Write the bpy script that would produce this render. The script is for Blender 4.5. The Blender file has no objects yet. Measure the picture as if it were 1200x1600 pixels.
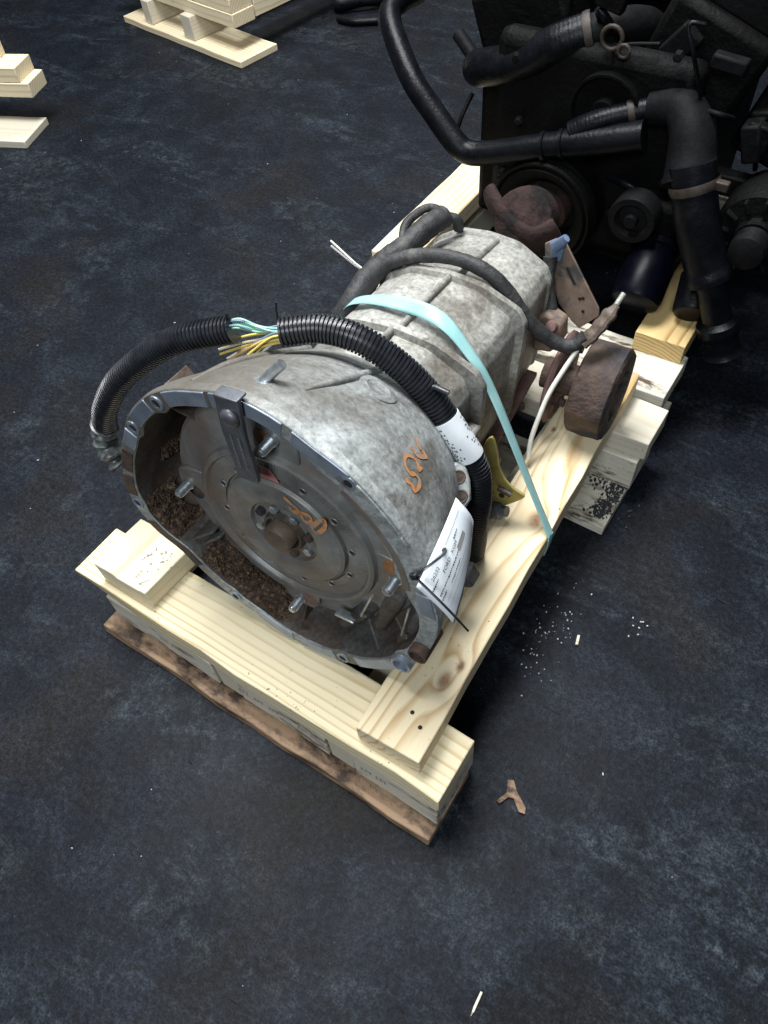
import bpy, bmesh, math, random
from mathutils import Vector, Matrix
R_ = math.radians
random.seed(11)
sc = bpy.context.scene
COL = sc.collection

# ------------------------------------------------------------------ camera, light, exposure
cam = bpy.data.cameras.new('camera')
cam.sensor_fit = 'VERTICAL'; cam.sensor_height = 36.0; cam.sensor_width = 27.0
cam.lens = 26.757; cam.clip_start = 0.02; cam.clip_end = 200
co = bpy.data.objects.new('camera', cam); COL.objects.link(co)
RX = Vector((0.834695, 0.546926, -0.064469)); RY = Vector((0.409101, -0.694165, -0.592260)); RZ = Vector((-0.368674, 0.467982, -0.803164))
m = Matrix((RX, -RY, -RZ)).transposed().to_4x4(); m.translation = (0.76876, -0.21810, 1.06264)
co.matrix_world = m
sc.camera = co
w = bpy.data.worlds.new('World'); sc.world = w; w.use_nodes = True
w.node_tree.nodes['Background'].inputs[0].default_value = (0.80, 0.90, 1.0, 1)
w.node_tree.nodes['Background'].inputs[1].default_value = 0.06
def area(name, loc, target, size, power, col):
    l = bpy.data.lights.new(name, 'AREA'); l.shape = 'RECTANGLE'; l.size = size[0]; l.size_y = size[1]
    l.energy = power; l.color = col
    o = bpy.data.objects.new(name, l); COL.objects.link(o); o.location = loc
    o.rotation_euler = (Vector(target) - Vector(loc)).to_track_quat('-Z', 'Y').to_euler()
    return o
area('ceiling_lamp', (-0.45, 0.75, 3.4), (0.25, 0.3, 0), (1.8, 0.9), 205, (0.97, 0.99, 1.0))
area('ceiling_lamp', (-1.6, 3.2, 3.4), (0.1, 0.6, 0), (1.1, 0.6), 60, (0.92, 0.97, 1.0))
area('ceiling_lamp', (1.2, -2.5, 3.2), (0.35, 0.2, 0.1), (1.4, 0.8), 84, (0.88, 0.95, 1.0))
sc.view_settings.view_transform = 'Standard'; sc.view_settings.look = 'None'
sc.view_settings.exposure = 0.32; sc.view_settings.gamma = 1.0
sc.view_settings.use_curve_mapping = False
sc.render.engine = 'CYCLES'

# ------------------------------------------------------------------ node helpers / materials
class NT:
    def __init__(s, name):
        s.m = bpy.data.materials.new(name); s.m.use_nodes = True
        s.t = s.m.node_tree; s.b = s.t.nodes['Principled BSDF']
    def node(s, typ, **kw):
        n = s.t.nodes.new(typ)
        for k, v in kw.items(): setattr(n, k, v)
        return n
    def inp(s, n, key, val):
        i = n.inputs[key]
        if hasattr(val, 'is_output'): s.t.links.new(val, i)
        else: i.default_value = val
    def math(s, op, a, b=0.0, c=None):
        n = s.node('ShaderNodeMath', operation=op); s.inp(n, 0, a); s.inp(n, 1, b)
        if c is not None: s.inp(n, 2, c)
        return n.outputs[0]
    def coord(s, scale=(1, 1, 1), loc=(0, 0, 0), out='Object'):
        c = s.node('ShaderNodeTexCoord'); mp = s.node('ShaderNodeMapping')
        s.t.links.new(c.outputs[out], mp.inputs[0]); mp.inputs['Scale'].default_value = scale; mp.inputs['Location'].default_value = loc
        return mp.outputs[0]
    def noise(s, vec, scale=5, detail=4, rough=0.55, dist=0.0, w=None):
        n = s.node('ShaderNodeTexNoise'); n.noise_dimensions = '4D' if w is not None else '3D'
        s.inp(n, 'Vector', vec); n.inputs['Scale'].default_value = scale; n.inputs['Detail'].default_value = detail
        n.inputs['Roughness'].default_value = rough; n.inputs['Distortion'].default_value = dist
        if w is not None: s.inp(n, 'W', w)
        return n.outputs[0]
    def ramp(s, fac, stops):
        n = s.node('ShaderNodeValToRGB'); s.inp(n, 0, fac); e = n.color_ramp.elements
        while len(e) < len(stops): e.new(0.5)
        for i, (p, c) in enumerate(stops):
            e[i].position = p
            if isinstance(c, (int, float)): c = (c, c, c)
            e[i].color = (c[0], c[1], c[2], 1)
        return n.outputs[0]
    def mix(s, fac, a, b, mode='MIX'):
        n = s.node('ShaderNodeMix', data_type='RGBA', blend_type=mode)
        s.inp(n, 0, fac)
        for k, v in ((6, a), (7, b)):
            if isinstance(v, tuple): v = (v[0], v[1], v[2], 1)
            s.inp(n, k, v)
        return n.outputs[2]
    def bump(s, h, strength=0.3, dist=0.002):
        n = s.node('ShaderNodeBump'); s.inp(n, 'Height', h); n.inputs['Strength'].default_value = strength; n.inputs['Distance'].default_value = dist
        s.t.links.new(n.outputs[0], s.b.inputs['Normal'])
    def rnd(s):
        return s.node('ShaderNodeObjectInfo').outputs['Random']
    def set(s, **kw):
        names = dict(color='Base Color', rough='Roughness', metal='Metallic', spec='Specular IOR Level', trans='Transmission Weight', coat='Coat Weight', alpha='Alpha')
        for k, v in kw.items():
            if isinstance(v, tuple) and len(v) == 3: v = (*v, 1)
            s.inp(s.b, names[k], v)
        return s.m

def mottled(name, c1, c2, scale=30, rough=0.6, metal=0.0, c3=None, s3=8, th=(0.5, 0.65), bs=0.25, bd=0.001, spec=0.4, detail=6):
    n = NT(name); v = n.coord()
    a = n.noise(v, scale, detail, 0.6); col = n.ramp(a, [(0.32, c1), (0.68, c2)])
    if c3:
        b = n.noise(v, s3, 5, 0.62, 0.4); col = n.mix(n.ramp(b, [(th[0], 0.0), (th[1], 1.0)]), col, c3)
    n.bump(n.noise(v, scale * 4, 4, 0.6), bs, bd)
    rr = n.math('ADD', n.math('MULTIPLY', a, 0.25), rough - 0.12)
    return n.set(color=col, rough=rr, metal=metal, spec=spec)

def wood(name, light, dark, pith=(0.03, -0.09), freq=620, knots=(), dirt=None, dirt_th=(0.55, 0.7), dirt_scale=(4, 14, 14), contrast=1.0, wav=0.02, grey=0.0):
    n = NT(name)
    tc = n.node('ShaderNodeTexCoord'); sep = n.node('ShaderNodeSeparateXYZ'); n.t.links.new(tc.outputs['Object'], sep.inputs[0])
    X, Y, Z = sep.outputs
    rnd = n.math('MULTIPLY', n.rnd(), 37.0)
    mp = n.node('ShaderNodeMapping'); n.t.links.new(tc.outputs['Object'], mp.inputs[0]); mp.inputs['Scale'].default_value = (1.3, 9, 9)
    lowf = n.noise(mp.outputs[0], 1.6, 2, 0.5, 0.0, rnd)
    off = n.math('MULTIPLY', n.math('SUBTRACT', lowf, 0.5), wav)
    knotmask = None
    for (kx, ky, kr) in knots:
        dx = n.math('SUBTRACT', X, kx); dy = n.math('SUBTRACT', Y, ky)
        d2 = n.math('ADD', n.math('MULTIPLY', n.math('MULTIPLY', dx, dx), 0.35), n.math('MULTIPLY', dy, dy))
        d = n.math('SQRT', d2)
        g = n.math('EXPONENT', n.math('MULTIPLY', n.math('DIVIDE', d, kr * 1.5), -1.0))
        off = n.math('ADD', off, n.math('MULTIPLY', g, kr * 1.1))
        k = n.math('EXPONENT', n.math('MULTIPLY', n.math('POWER', n.math('DIVIDE', d, kr * 0.62), 3.0), -1.0))
        knotmask = k if knotmask is None else n.math('MAXIMUM', knotmask, k)
    dy = n.math('ADD', n.math('SUBTRACT', Y, pith[0]), off); dz = n.math('ADD', n.math('SUBTRACT', Z, pith[1]), off)
    r = n.math('SQRT', n.math('ADD', n.math('MULTIPLY', dy, dy), n.math('MULTIPLY', dz, dz)))
    ph = n.math('MULTIPLY', r, freq)
    fr = n.math('FRACT', n.math('DIVIDE', ph, 6.283))
    band = n.ramp(fr, [(0.0, 0.0), (0.55, 0.10), (0.86, 1.0), (1.0, 0.0)])
    amp = n.noise(mp.outputs[0], 3.0, 3, 0.6, 0.0, rnd)
    bandm = n.math('MULTIPLY', band, n.math('MULTIPLY', n.math('SUBTRACT', n.math('MULTIPLY', amp, 2.0), 0.35), contrast))
    mp2 = n.node('ShaderNodeMapping'); n.t.links.new(tc.outputs['Object'], mp2.inputs[0]); mp2.inputs['Scale'].default_value = (18, 420, 420)
    fib = n.noise(mp2.outputs[0], 1.0, 3, 0.6)
    col = n.mix(bandm, light, dark)
    col = n.mix(n.math('MULTIPLY', n.math('SUBTRACT', fib, 0.4), 0.5), col, tuple(c * 0.72 for c in light))
    # faint broad stains
    st = n.noise(mp.outputs[0], 0.9, 4, 0.6, 0.0, n.math('ADD', rnd, 9.0))
    col = n.mix(n.ramp(st, [(0.5, 0.0), (0.75, 0.35)]), col, tuple(c * k for c, k in zip(light, (0.72, 0.68, 0.62))))
    if grey: col = n.mix(grey, col, (0.42, 0.41, 0.38))
    if knotmask is not None:
        kn = n.noise(tc.outputs['Object'], 120, 3)
        col = n.mix(n.math('MULTIPLY', knotmask, 0.9), col, n.ramp(kn, [(0.35, (0.10, 0.05, 0.025)), (0.7, (0.30, 0.15, 0.07))]))
    # black specks / handling dirt
    sp = n.noise(tc.outputs['Object'], 190, 2, 0.5); sp2 = n.noise(tc.outputs['Object'], 14, 3, 0.5, 0.0)
    spm = n.math('MULTIPLY', n.ramp(sp, [(0.68, 0.0), (0.72, 1.0)]), n.ramp(sp2, [(0.52, 0.0), (0.64, 0.8)]))
    col = n.mix(spm, col, (0.04, 0.035, 0.03))
    if dirt:
        mp3 = n.node('ShaderNodeMapping'); n.t.links.new(tc.outputs['Object'], mp3.inputs[0]); mp3.inputs['Scale'].default_value = dirt_scale
        d = n.noise(mp3.outputs[0], 2.0, 6, 0.68, 0.3, rnd)
        col = n.mix(n.ramp(d, [(dirt_th[0], 0.0), (dirt_th[1], 1.0)]), col, dirt)
    n.bump(n.math('ADD', n.math('MULTIPLY', fib, 0.9), n.math('MULTIPLY', bandm, 0.06)), 0.30, 0.0005)
    return n.set(color=col, rough=0.62, spec=0.3)

PINE = (0.72, 0.63, 0.45); PINED = (0.53, 0.37, 0.17)
M = {}
M['pine'] = wood('pine', PINE, PINED, pith=(0.10, -0.10), freq=640, wav=0.02)
M['pine_front'] = wood('pine_front_board', (0.72, 0.63, 0.43), (0.46, 0.33, 0.15), pith=(0.07, -0.07), freq=820, wav=0.055, contrast=1.1)
M['pine_rail'] = wood('pine_rail', (0.73, 0.62, 0.42), (0.44, 0.28, 0.12), pith=(-0.05, -0.050), freq=560, wav=0.045, contrast=1.2,
                      knots=((-0.262, -0.022, 0.013), (-0.235, -0.030, 0.008), (0.02, -0.020, 0.017), (0.19, 0.03, 0.006)))
M['pine_pale'] = wood('pine_pale_block', (0.74, 0.66, 0.48), (0.60, 0.48, 0.28), pith=(0.02, -0.2), freq=500, wav=0.04, contrast=0.6)
M['pine_end'] = wood('pine_heavy_grain', (0.60, 0.44, 0.20), (0.30, 0.16, 0.05), pith=(0.02, -0.10), freq=900, contrast=1.3)
M['pine_white'] = wood('pine_weathered', (0.62, 0.58, 0.48), (0.45, 0.38, 0.27), freq=700, contrast=0.7, grey=0.15, dirt=(0.085, 0.060, 0.040), dirt_th=(0.53, 0.64), dirt_scale=(6, 22, 22))
M['pine_grey'] = wood('pine_greyed', (0.60, 0.55, 0.43), (0.42, 0.34, 0.22), freq=650, contrast=0.7, grey=0.2)
M['bark'] = wood('bark_edge', (0.36, 0.24, 0.15), (0.15, 0.075, 0.042), freq=500, contrast=1.0, dirt=(0.05, 0.03, 0.022), dirt_th=(0.44, 0.60), dirt_scale=(9, 16, 30))
M['end_hole'] = NT('dark_hole').set(color=(0.015, 0.013, 0.012), rough=0.9)

def floor_mat():
    n = NT('oily_floor'); v = n.coord()
    big = n.noise(v, 1.7, 5, 0.6, 0.6)
    rot = n.coord((1, 1, 1)); rot.node.inputs['Rotation'].default_value = (0, 0, R_(-28)); rot.node.inputs['Scale'].default_value = (1.5, 4.2, 1)
    streak = n.noise(rot, 1.9, 7, 0.70, 0.9)
    med = n.noise(v, 9, 8, 0.72, 0.5); fine = n.noise(v, 120, 4, 0.65); mid = n.noise(v, 38, 5, 0.65, 0.4)
    col = n.ramp(med, [(0.30, (0.0016, 0.0023, 0.0042)), (0.50, (0.0043, 0.0060, 0.0096)), (0.74, (0.0125, 0.0165, 0.0240))])
    sc_ = n.math('MULTIPLY', n.ramp(streak, [(0.50, 0.0), (0.72, 1.0)]), n.ramp(mid, [(0.42, 0.0), (0.62, 1.0)]))
    col = n.mix(n.math('MULTIPLY', sc_, 0.62), col, (0.046, 0.058, 0.067))
    bl = n.noise(v, 4.2, 6, 0.66, 1.0)
    col = n.mix(n.math('MULTIPLY', n.ramp(bl, [(0.54, 0.0), (0.72, 0.40)]), n.ramp(mid, [(0.42, 0.0), (0.6, 1.0)])), col, (0.026, 0.034, 0.043))
    brn = n.noise(v, 3.1, 5, 0.6, 0.4)
    col = n.mix(n.ramp(brn, [(0.52, 0.0), (0.70, 0.85)]), col, (0.0075, 0.0068, 0.0062))
    gr = n.ramp(fine, [(0.34, 0.35), (0.68, 1.75)])
    col = n.mix(1.0, col, gr, 'MULTIPLY')
    grit = n.noise(v, 330, 2, 0.5)
    col = n.mix(1.0, col, n.ramp(grit, [(0.36, 0.5), (0.64, 1.55)]), 'MULTIPLY')
    col = n.mix(n.math('MULTIPLY', n.ramp(n.noise(v, 230, 2, 0.5), [(0.70, 0.0), (0.74, 1.0)]), 0.5), col, (0.05, 0.055, 0.058))
    # short dark gouges
    gc = n.coord(); gc.node.inputs['Rotation'].default_value = (0, 0, R_(25)); gc.node.inputs['Scale'].default_value = (6, 26, 1)
    gg = n.noise(gc, 2.0, 3, 0.5, 0.3)
    gm = n.ramp(gg, [(0.70, 0.0), (0.75, 1.0)])
    col = n.mix(n.math('MULTIPLY', gm, 0.8), col, (0.0035, 0.004, 0.005))
    h = n.math('ADD', n.math('MULTIPLY', med, 0.7), n.math('MULTIPLY', fine, 0.22))
    h = n.math('SUBTRACT', n.math('ADD', h, n.math('MULTIPLY', mid, 0.25)), n.math('MULTIPLY', gm, 0.3))
    n.bump(h, 0.42, 0.005)
    rough = n.ramp(big, [(0.3, 0.46), (0.7, 0.70)])
    return n.set(color=col, rough=rough, spec=0.13)
M['floor'] = floor_mat()

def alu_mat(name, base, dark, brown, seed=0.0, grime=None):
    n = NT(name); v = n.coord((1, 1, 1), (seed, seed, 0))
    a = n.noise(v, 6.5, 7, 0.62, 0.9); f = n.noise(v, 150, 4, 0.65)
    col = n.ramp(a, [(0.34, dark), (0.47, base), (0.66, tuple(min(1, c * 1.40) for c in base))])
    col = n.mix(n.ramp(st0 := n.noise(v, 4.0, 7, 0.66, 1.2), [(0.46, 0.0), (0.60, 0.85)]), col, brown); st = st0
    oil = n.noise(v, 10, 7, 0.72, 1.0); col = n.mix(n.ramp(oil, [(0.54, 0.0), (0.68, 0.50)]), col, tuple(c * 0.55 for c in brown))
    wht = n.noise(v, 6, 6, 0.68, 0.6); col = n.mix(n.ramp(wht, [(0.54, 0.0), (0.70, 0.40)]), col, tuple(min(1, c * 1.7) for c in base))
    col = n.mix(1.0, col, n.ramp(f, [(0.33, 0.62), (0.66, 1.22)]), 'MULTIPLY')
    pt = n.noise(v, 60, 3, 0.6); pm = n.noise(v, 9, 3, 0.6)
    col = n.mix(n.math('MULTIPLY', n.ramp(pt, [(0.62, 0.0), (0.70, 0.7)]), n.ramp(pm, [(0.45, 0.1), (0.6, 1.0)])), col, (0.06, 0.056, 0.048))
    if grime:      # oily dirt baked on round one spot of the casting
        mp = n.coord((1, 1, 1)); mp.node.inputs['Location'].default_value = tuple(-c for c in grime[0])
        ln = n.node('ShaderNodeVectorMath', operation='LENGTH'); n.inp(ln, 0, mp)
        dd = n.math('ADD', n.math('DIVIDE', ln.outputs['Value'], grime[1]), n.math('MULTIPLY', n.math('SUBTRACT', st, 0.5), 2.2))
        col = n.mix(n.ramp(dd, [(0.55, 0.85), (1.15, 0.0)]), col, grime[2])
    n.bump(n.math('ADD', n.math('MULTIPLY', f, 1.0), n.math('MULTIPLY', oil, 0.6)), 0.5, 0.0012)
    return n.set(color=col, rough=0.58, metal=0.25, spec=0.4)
M['alu'] = alu_mat('cast_aluminium', (0.29, 0.305, 0.30), (0.15, 0.157, 0.15), (0.135, 0.125, 0.105), 0.0, ((0.20, 0.16, 0.56), 0.21, (0.095, 0.082, 0.066)))
M['alu_case'] = alu_mat('cast_aluminium_case', (0.285, 0.28, 0.255), (0.16, 0.155, 0.14), (0.125, 0.112, 0.093), 3.3)
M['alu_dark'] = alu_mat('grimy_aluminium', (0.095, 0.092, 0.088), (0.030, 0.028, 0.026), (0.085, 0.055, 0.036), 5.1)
M['machined'] = mottled('machined_face', (0.20, 0.235, 0.29), (0.36, 0.41, 0.48), 26, 0.42, 0.55, (0.12, 0.10, 0.10), 30, (0.58, 0.72), 0.2, 0.0005)
def disc_mat():
    n = NT('converter_steel'); v = n.coord()
    a = n.noise(v, 16, 6, 0.62, 0.3)
    col = n.ramp(a, [(0.30, (0.115, 0.113, 0.107)), (0.52, (0.215, 0.216, 0.208)), (0.74, (0.33, 0.34, 0.33))])
    rs = n.noise(v, 7, 6, 0.65, 0.6)
    col = n.mix(n.ramp(rs, [(0.44, 0.0), (0.66, 0.85)]), col, (0.165, 0.118, 0.082))
    bl = n.noise(v, 5, 3, 0.5)
    col = n.mix(n.ramp(bl, [(0.56, 0.0), (0.75, 0.4)]), col, (0.10, 0.115, 0.15))
    # fine radial machining marks (local Z is the axis)
    sp = n.node('ShaderNodeSeparateXYZ'); c = n.node('ShaderNodeTexCoord'); n.t.links.new(c.outputs['Object'], sp.inputs[0])
    ang = n.math('ARCTAN2', sp.outputs[1], sp.outputs[0]); wv = n.math('SINE', n.math('MULTIPLY', ang, 170.0))
    rad = n.math('SQRT', n.math('ADD', n.math('MULTIPLY', sp.outputs[0], sp.outputs[0]), n.math('MULTIPLY', sp.outputs[1], sp.outputs[1])))
    mk = n.math('MULTIPLY', n.math('GREATER_THAN', rad, 0.0965), n.math('LESS_THAN', rad, 0.112))
    rel = n.math('MULTIPLY', n.math('MULTIPLY', wv, mk), 1.0)
    rings = n.math('MULTIPLY', n.math('SINE', n.math('MULTIPLY', rad, 2600.0)), 0.12)
    n.bump(n.math('ADD', n.math('ADD', rel, rings), n.math('MULTIPLY', n.noise(v, 130, 3), 1.2)), 0.5, 0.0007)
    return n.set(color=col, rough=0.50, metal=0.35)
M['disc'] = disc_mat()
M['pilot'] = mottled('brown_hub', (0.085, 0.062, 0.045), (0.15, 0.115, 0.085), 50, 0.6, 0.2)
M['zinc'] = mottled('zinc_stud', (0.38, 0.42, 0.45), (0.62, 0.66, 0.68), 120, 0.33, 0.85, bs=0.1)
M['bar'] = mottled('dark_steel_bar', (0.085, 0.09, 0.105), (0.15, 0.158, 0.175), 40, 0.42, 0.5, (0.07, 0.055, 0.05), 22, (0.58, 0.72), 0.15)
M['rust'] = mottled('rusty_steel', (0.034, 0.021, 0.016), (0.105, 0.066, 0.047), 30, 0.75, 0.05, (0.022, 0.022, 0.027), 11, (0.48, 0.60), 0.9, 0.004)
M['rust_orange'] = mottled('orange_rust', (0.20, 0.085, 0.03), (0.33, 0.16, 0.06), 90, 0.8, 0, (0.09, 0.05, 0.03), 40)
M['rust_red'] = mottled('red_brown_rust', (0.10, 0.055, 0.048), (0.20, 0.12, 0.105), 30, 0.75, 0.05, (0.06, 0.04, 0.035), 12, (0.52, 0.66), 0.5, 0.002)
M['rust_dark'] = mottled('dark_red_rust', (0.016, 0.009, 0.008), (0.042, 0.024, 0.021), 24, 0.85, 0.0, (0.008, 0.006, 0.006), 14, (0.46, 0.60), 0.9, 0.004, 0.2)
M['tan_steel'] = mottled('tan_rusted_bracket', (0.155, 0.105, 0.078), (0.27, 0.20, 0.155), 34, 0.68, 0.15, (0.075, 0.07, 0.07), 18, (0.52, 0.64), 0.4)
M['yellow'] = mottled('yellow_passivated', (0.33, 0.27, 0.07), (0.50, 0.43, 0.16), 28, 0.5, 0.35, (0.14, 0.09, 0.035), 24, (0.56, 0.70))
M['black_plastic'] = mottled('black_conduit', (0.007, 0.008, 0.011), (0.016, 0.018, 0.022), 60, 0.34, 0, bs=0.1, spec=0.42)
M['tape'] = mottled('dusty_black_tape', (0.012, 0.0125, 0.014), (0.034, 0.034, 0.035), 26, 0.6, 0, (0.085, 0.082, 0.075), 18, (0.54, 0.72), 0.7, 0.003)
M['rubber'] = mottled('black_rubber', (0.0018, 0.0022, 0.0032), (0.0045, 0.0052, 0.0068), 40, 0.36, 0, (0.012, 0.012, 0.012), 14, (0.6, 0.78), 0.35, 0.002, 0.12)
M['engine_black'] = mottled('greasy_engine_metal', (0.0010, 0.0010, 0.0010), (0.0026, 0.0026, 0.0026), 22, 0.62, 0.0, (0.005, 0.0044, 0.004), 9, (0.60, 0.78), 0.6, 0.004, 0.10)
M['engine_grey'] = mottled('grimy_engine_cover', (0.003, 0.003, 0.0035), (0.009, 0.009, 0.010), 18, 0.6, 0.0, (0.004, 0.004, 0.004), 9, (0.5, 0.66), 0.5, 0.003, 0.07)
M['cover_light'] = mottled('bluish_plastic_cover', (0.05, 0.058, 0.068), (0.10, 0.115, 0.13), 20, 0.5, 0, (0.03, 0.03, 0.03), 10, (0.5, 0.66))
M['clamp'] = mottled('dirty_hose_clamp', (0.02, 0.015, 0.012), (0.048, 0.036, 0.028), 60, 0.6, 0.2)
M['filter'] = mottled('navy_oil_filter', (0.0006, 0.0008, 0.0024), (0.0012, 0.0015, 0.004), 40, 0.36, 0, bs=0.05, spec=0.08)
M['blue'] = mottled('blue_plastic', (0.055, 0.085, 0.15), (0.13, 0.18, 0.28), 60, 0.45)
M['white_plastic'] = mottled('dirty_white_sheath', (0.58, 0.55, 0.49), (0.76, 0.74, 0.68), 50, 0.5)
def strap_mat():
    n = NT('teal_strap'); v = n.coord()
    a = n.noise(v, 30, 3)
    col = n.ramp(a, [(0.3, (0.24, 0.47, 0.47)), (0.7, (0.33, 0.56, 0.56))])
    w_ = n.node('ShaderNodeTexWave', wave_type='BANDS', bands_direction='Y'); n.inp(w_, 'Vector', v); w_.inputs['Scale'].default_value = 230
    n.bump(w_.outputs[1], 0.15, 0.0004)
    return n.set(color=col, rough=0.42, spec=0.45)
M['strap'] = strap_mat()
def paper_mat():
    n = NT('white_paper'); v = n.coord()
    return n.set(color=n.ramp(n.noise(v, 25, 4), [(0.3, (0.70, 0.74, 0.79)), (0.7, (0.82, 0.85, 0.88))]), rough=0.45)
M['paper'] = paper_mat()
M['ink'] = NT('black_ink').set(color=(0.05, 0.055, 0.06), rough=0.7)
M['ink_grey'] = NT('faded_ink').set(color=(0.27, 0.26, 0.245), rough=0.8)
M['ink_red'] = NT('faded_red_ink').set(color=(0.36, 0.26, 0.22), rough=0.8)
M['orange'] = mottled('orange_paint_marker', (0.36, 0.15, 0.055), (0.50, 0.24, 0.10), 120, 0.6, 0, (0.26, 0.22, 0.18), 70, (0.50, 0.60))
M['pink'] = mottled('pink_paint', (0.38, 0.12, 0.12), (0.52, 0.21, 0.20), 80, 0.6)
def clear_mat():
    n = NT('clear_plastic'); v = n.coord()
    return n.set(color=n.ramp(n.noise(v, 60, 4), [(0.40, (0.03, 0.033, 0.034)), (0.68, (0.22, 0.235, 0.23))]), rough=0.38, trans=0.25, spec=0.5)
M['clear'] = clear_mat()
def dirt_mat():
    n = NT('rust_chips'); 
    return n.set(color=n.ramp(n.noise(n.coord(), 170, 3, 0.6), [(0.32, (0.020, 0.012, 0.008)), (0.55, (0.075, 0.046, 0.027)), (0.74, (0.24, 0.17, 0.105))]), rough=0.85)
M['dirt'] = dirt_mat()
M['grit'] = mottled('black_grit', (0.012, 0.012, 0.014), (0.06, 0.06, 0.065), 200, 0.7)
M['crumb'] = mottled('pale_crumbs', (0.26, 0.26, 0.24), (0.48, 0.47, 0.44), 60, 0.8)
WIRE = {}
for k, c in dict(green=(0.16, 0.40, 0.26), teal=(0.25, 0.45, 0.40), yellow=(0.50, 0.40, 0.10), cream=(0.62, 0.56, 0.40), white=(0.68, 0.66, 0.62), orange=(0.48, 0.30, 0.10), pink=(0.60, 0.42, 0.38), blue=(0.10, 0.16, 0.22), brown=(0.22, 0.15, 0.09)).items():
    WIRE[k] = NT('wire_' + k).set(color=c, rough=0.45)

# ------------------------------------------------------------------ mesh helpers
class MB:
    def __init__(s): s.v = []; s.f = []
    def add(s, vs, fs):
        o = len(s.v); s.v += [Vector(p) for p in vs]; s.f += [tuple(i + o for i in f) for f in fs]; return s
    def box(s, c, size, rot=None):
        x, y, z = [d / 2 for d in size]; c = Vector(c)
        P = [Vector((a * x, b * y, d * z)) for a in (-1, 1) for b in (-1, 1) for d in (-1, 1)]
        if rot is not None: P = [rot @ p for p in P]
        return s.add([c + p for p in P], [(0, 1, 3, 2), (4, 6, 7, 5), (0, 4, 5, 1), (2, 3, 7, 6), (0, 2, 6, 4), (1, 5, 7, 3)])
    def tube(s, path, rad, seg=12, caps=True, flat=None, up=None):
        path = [Vector(p) for p in path]; n = len(path)
        T = []
        for i in range(n):
            t = path[min(i + 1, n - 1)] - path[max(i - 1, 0)]; T.append(t.normalized())
        a = Vector(up) if up else (Vector((0, 0, 1)) if abs(T[0].z) < 0.9 else Vector((1, 0, 0)))
        x = (a - T[0] * a.dot(T[0])).normalized()
        vs = []
        for i in range(n):
            x = (x - T[i] * x.dot(T[i])).normalized(); y = T[i].cross(x)
            r = rad(i / (n - 1)) if callable(rad) else rad
            for k in range(seg):
                an = 2 * math.pi * k / seg
                rx, ry = (r, r) if flat is None else (r * flat[0], r * flat[1])
                vs.append(path[i] + x * math.cos(an) * rx + y * math.sin(an) * ry)
        fs = [(i * seg + k, i * seg + (k + 1) % seg, (i + 1) * seg + (k + 1) % seg, (i + 1) * seg + k) for i in range(n - 1) for k in range(seg)]
        if caps: fs += [tuple(reversed(range(seg))), tuple((n - 1) * seg + k for k in range(seg))]
        return s.add(vs, fs)
    def lathe(s, prof, org, ax, seg=48, ux=None):
        org = Vector(org); ax = Vector(ax).normalized()
        a = Vector(ux) if ux else (Vector((1, 0, 0)) if abs(ax.x) < 0.9 else Vector((0, 0, 1)))
        x = (a - ax * a.dot(ax)).normalized(); y = ax.cross(x); vs = []
        for r, h in prof:
            for k in range(seg):
                an = 2 * math.pi * k / seg; vs.append(org + ax * h + (x * math.cos(an) + y * math.sin(an)) * max(r, 1e-5))
        fs = [(i * seg + k, i * seg + (k + 1) % seg, (i + 1) * seg + (k + 1) % seg, (i + 1) * seg + k) for i in range(len(prof) - 1) for k in range(seg)]
        return s.add(vs, fs)
    def loft(s, rings, cap0=False, cap1=False):
        m_ = len(rings[0]); vs = [p for r in rings for p in r]
        fs = [(i * m_ + k, i * m_ + (k + 1) % m_, (i + 1) * m_ + (k + 1) % m_, (i + 1) * m_ + k) for i in range(len(rings) - 1) for k in range(m_)]
        if cap0: fs.append(tuple(reversed(range(m_))))
        if cap1: fs.append(tuple((len(rings) - 1) * m_ + k for k in range(m_)))
        return s.add(vs, fs)
    def prism(s, poly, d):
        n = len(poly); d = Vector(d); P = [Vector(p) for p in poly]
        return s.add(P + [p + d for p in P], [tuple(range(n)), tuple(reversed(range(n, 2 * n)))] + [(i, (i + 1) % n + 0, (i + 1) % n + n, i + n)[::-1] for i in range(n)])
    def grid(s, pts):
        h, w_ = len(pts), len(pts[0])
        return s.add([p for r in pts for p in r], [(i * w_ + j, i * w_ + j + 1, (i + 1) * w_ + j + 1, (i + 1) * w_ + j) for i in range(h - 1) for j in range(w_ - 1)])
    def build(s, name, mat, parent=None, bevel=0.0, smooth=35, solid=0.0, frame=None, sub=0):
        me = bpy.data.meshes.new(name)
        base = parent['_o'] if (parent is not None and '_o' in parent) else None
        if frame is not None:
            inv = frame.inverted(); vs = [inv @ p for p in s.v]
        else: vs = s.v
        me.from_pydata([tuple(p) for p in vs], [], s.f); me.validate()
        bm = bmesh.new(); bm.from_mesh(me); bmesh.ops.recalc_face_normals(bm, faces=bm.faces); bm.to_mesh(me); bm.free()
        if mat is not None: me.materials.append(mat)
        if smooth:
            for p in me.polygons: p.use_smooth = True
            me.set_sharp_from_angle(angle=R_(smooth))
        o = bpy.data.objects.new(name, me); COL.objects.link(o)
        W = frame.copy() if frame is not None else Matrix.Identity(4)
        WM[o.name] = W
        if parent is not None:
            o.parent = parent; o.matrix_basis = WM[parent.name].inverted() @ W
        else: o.matrix_basis = W
        if solid:
            md = o.modifiers.new('solid', 'SOLIDIFY'); md.thickness = solid; md.offset = 0
        if bevel:
            md = o.modifiers.new('bevel', 'BEVEL'); md.width = bevel; md.segments = 2; md.limit_method = 'ANGLE'; md.angle_limit = R_(40)
        if sub:
            md = o.modifiers.new('sub', 'SUBSURF'); md.levels = sub; md.render_levels = sub
        return o
WM = {}
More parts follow.
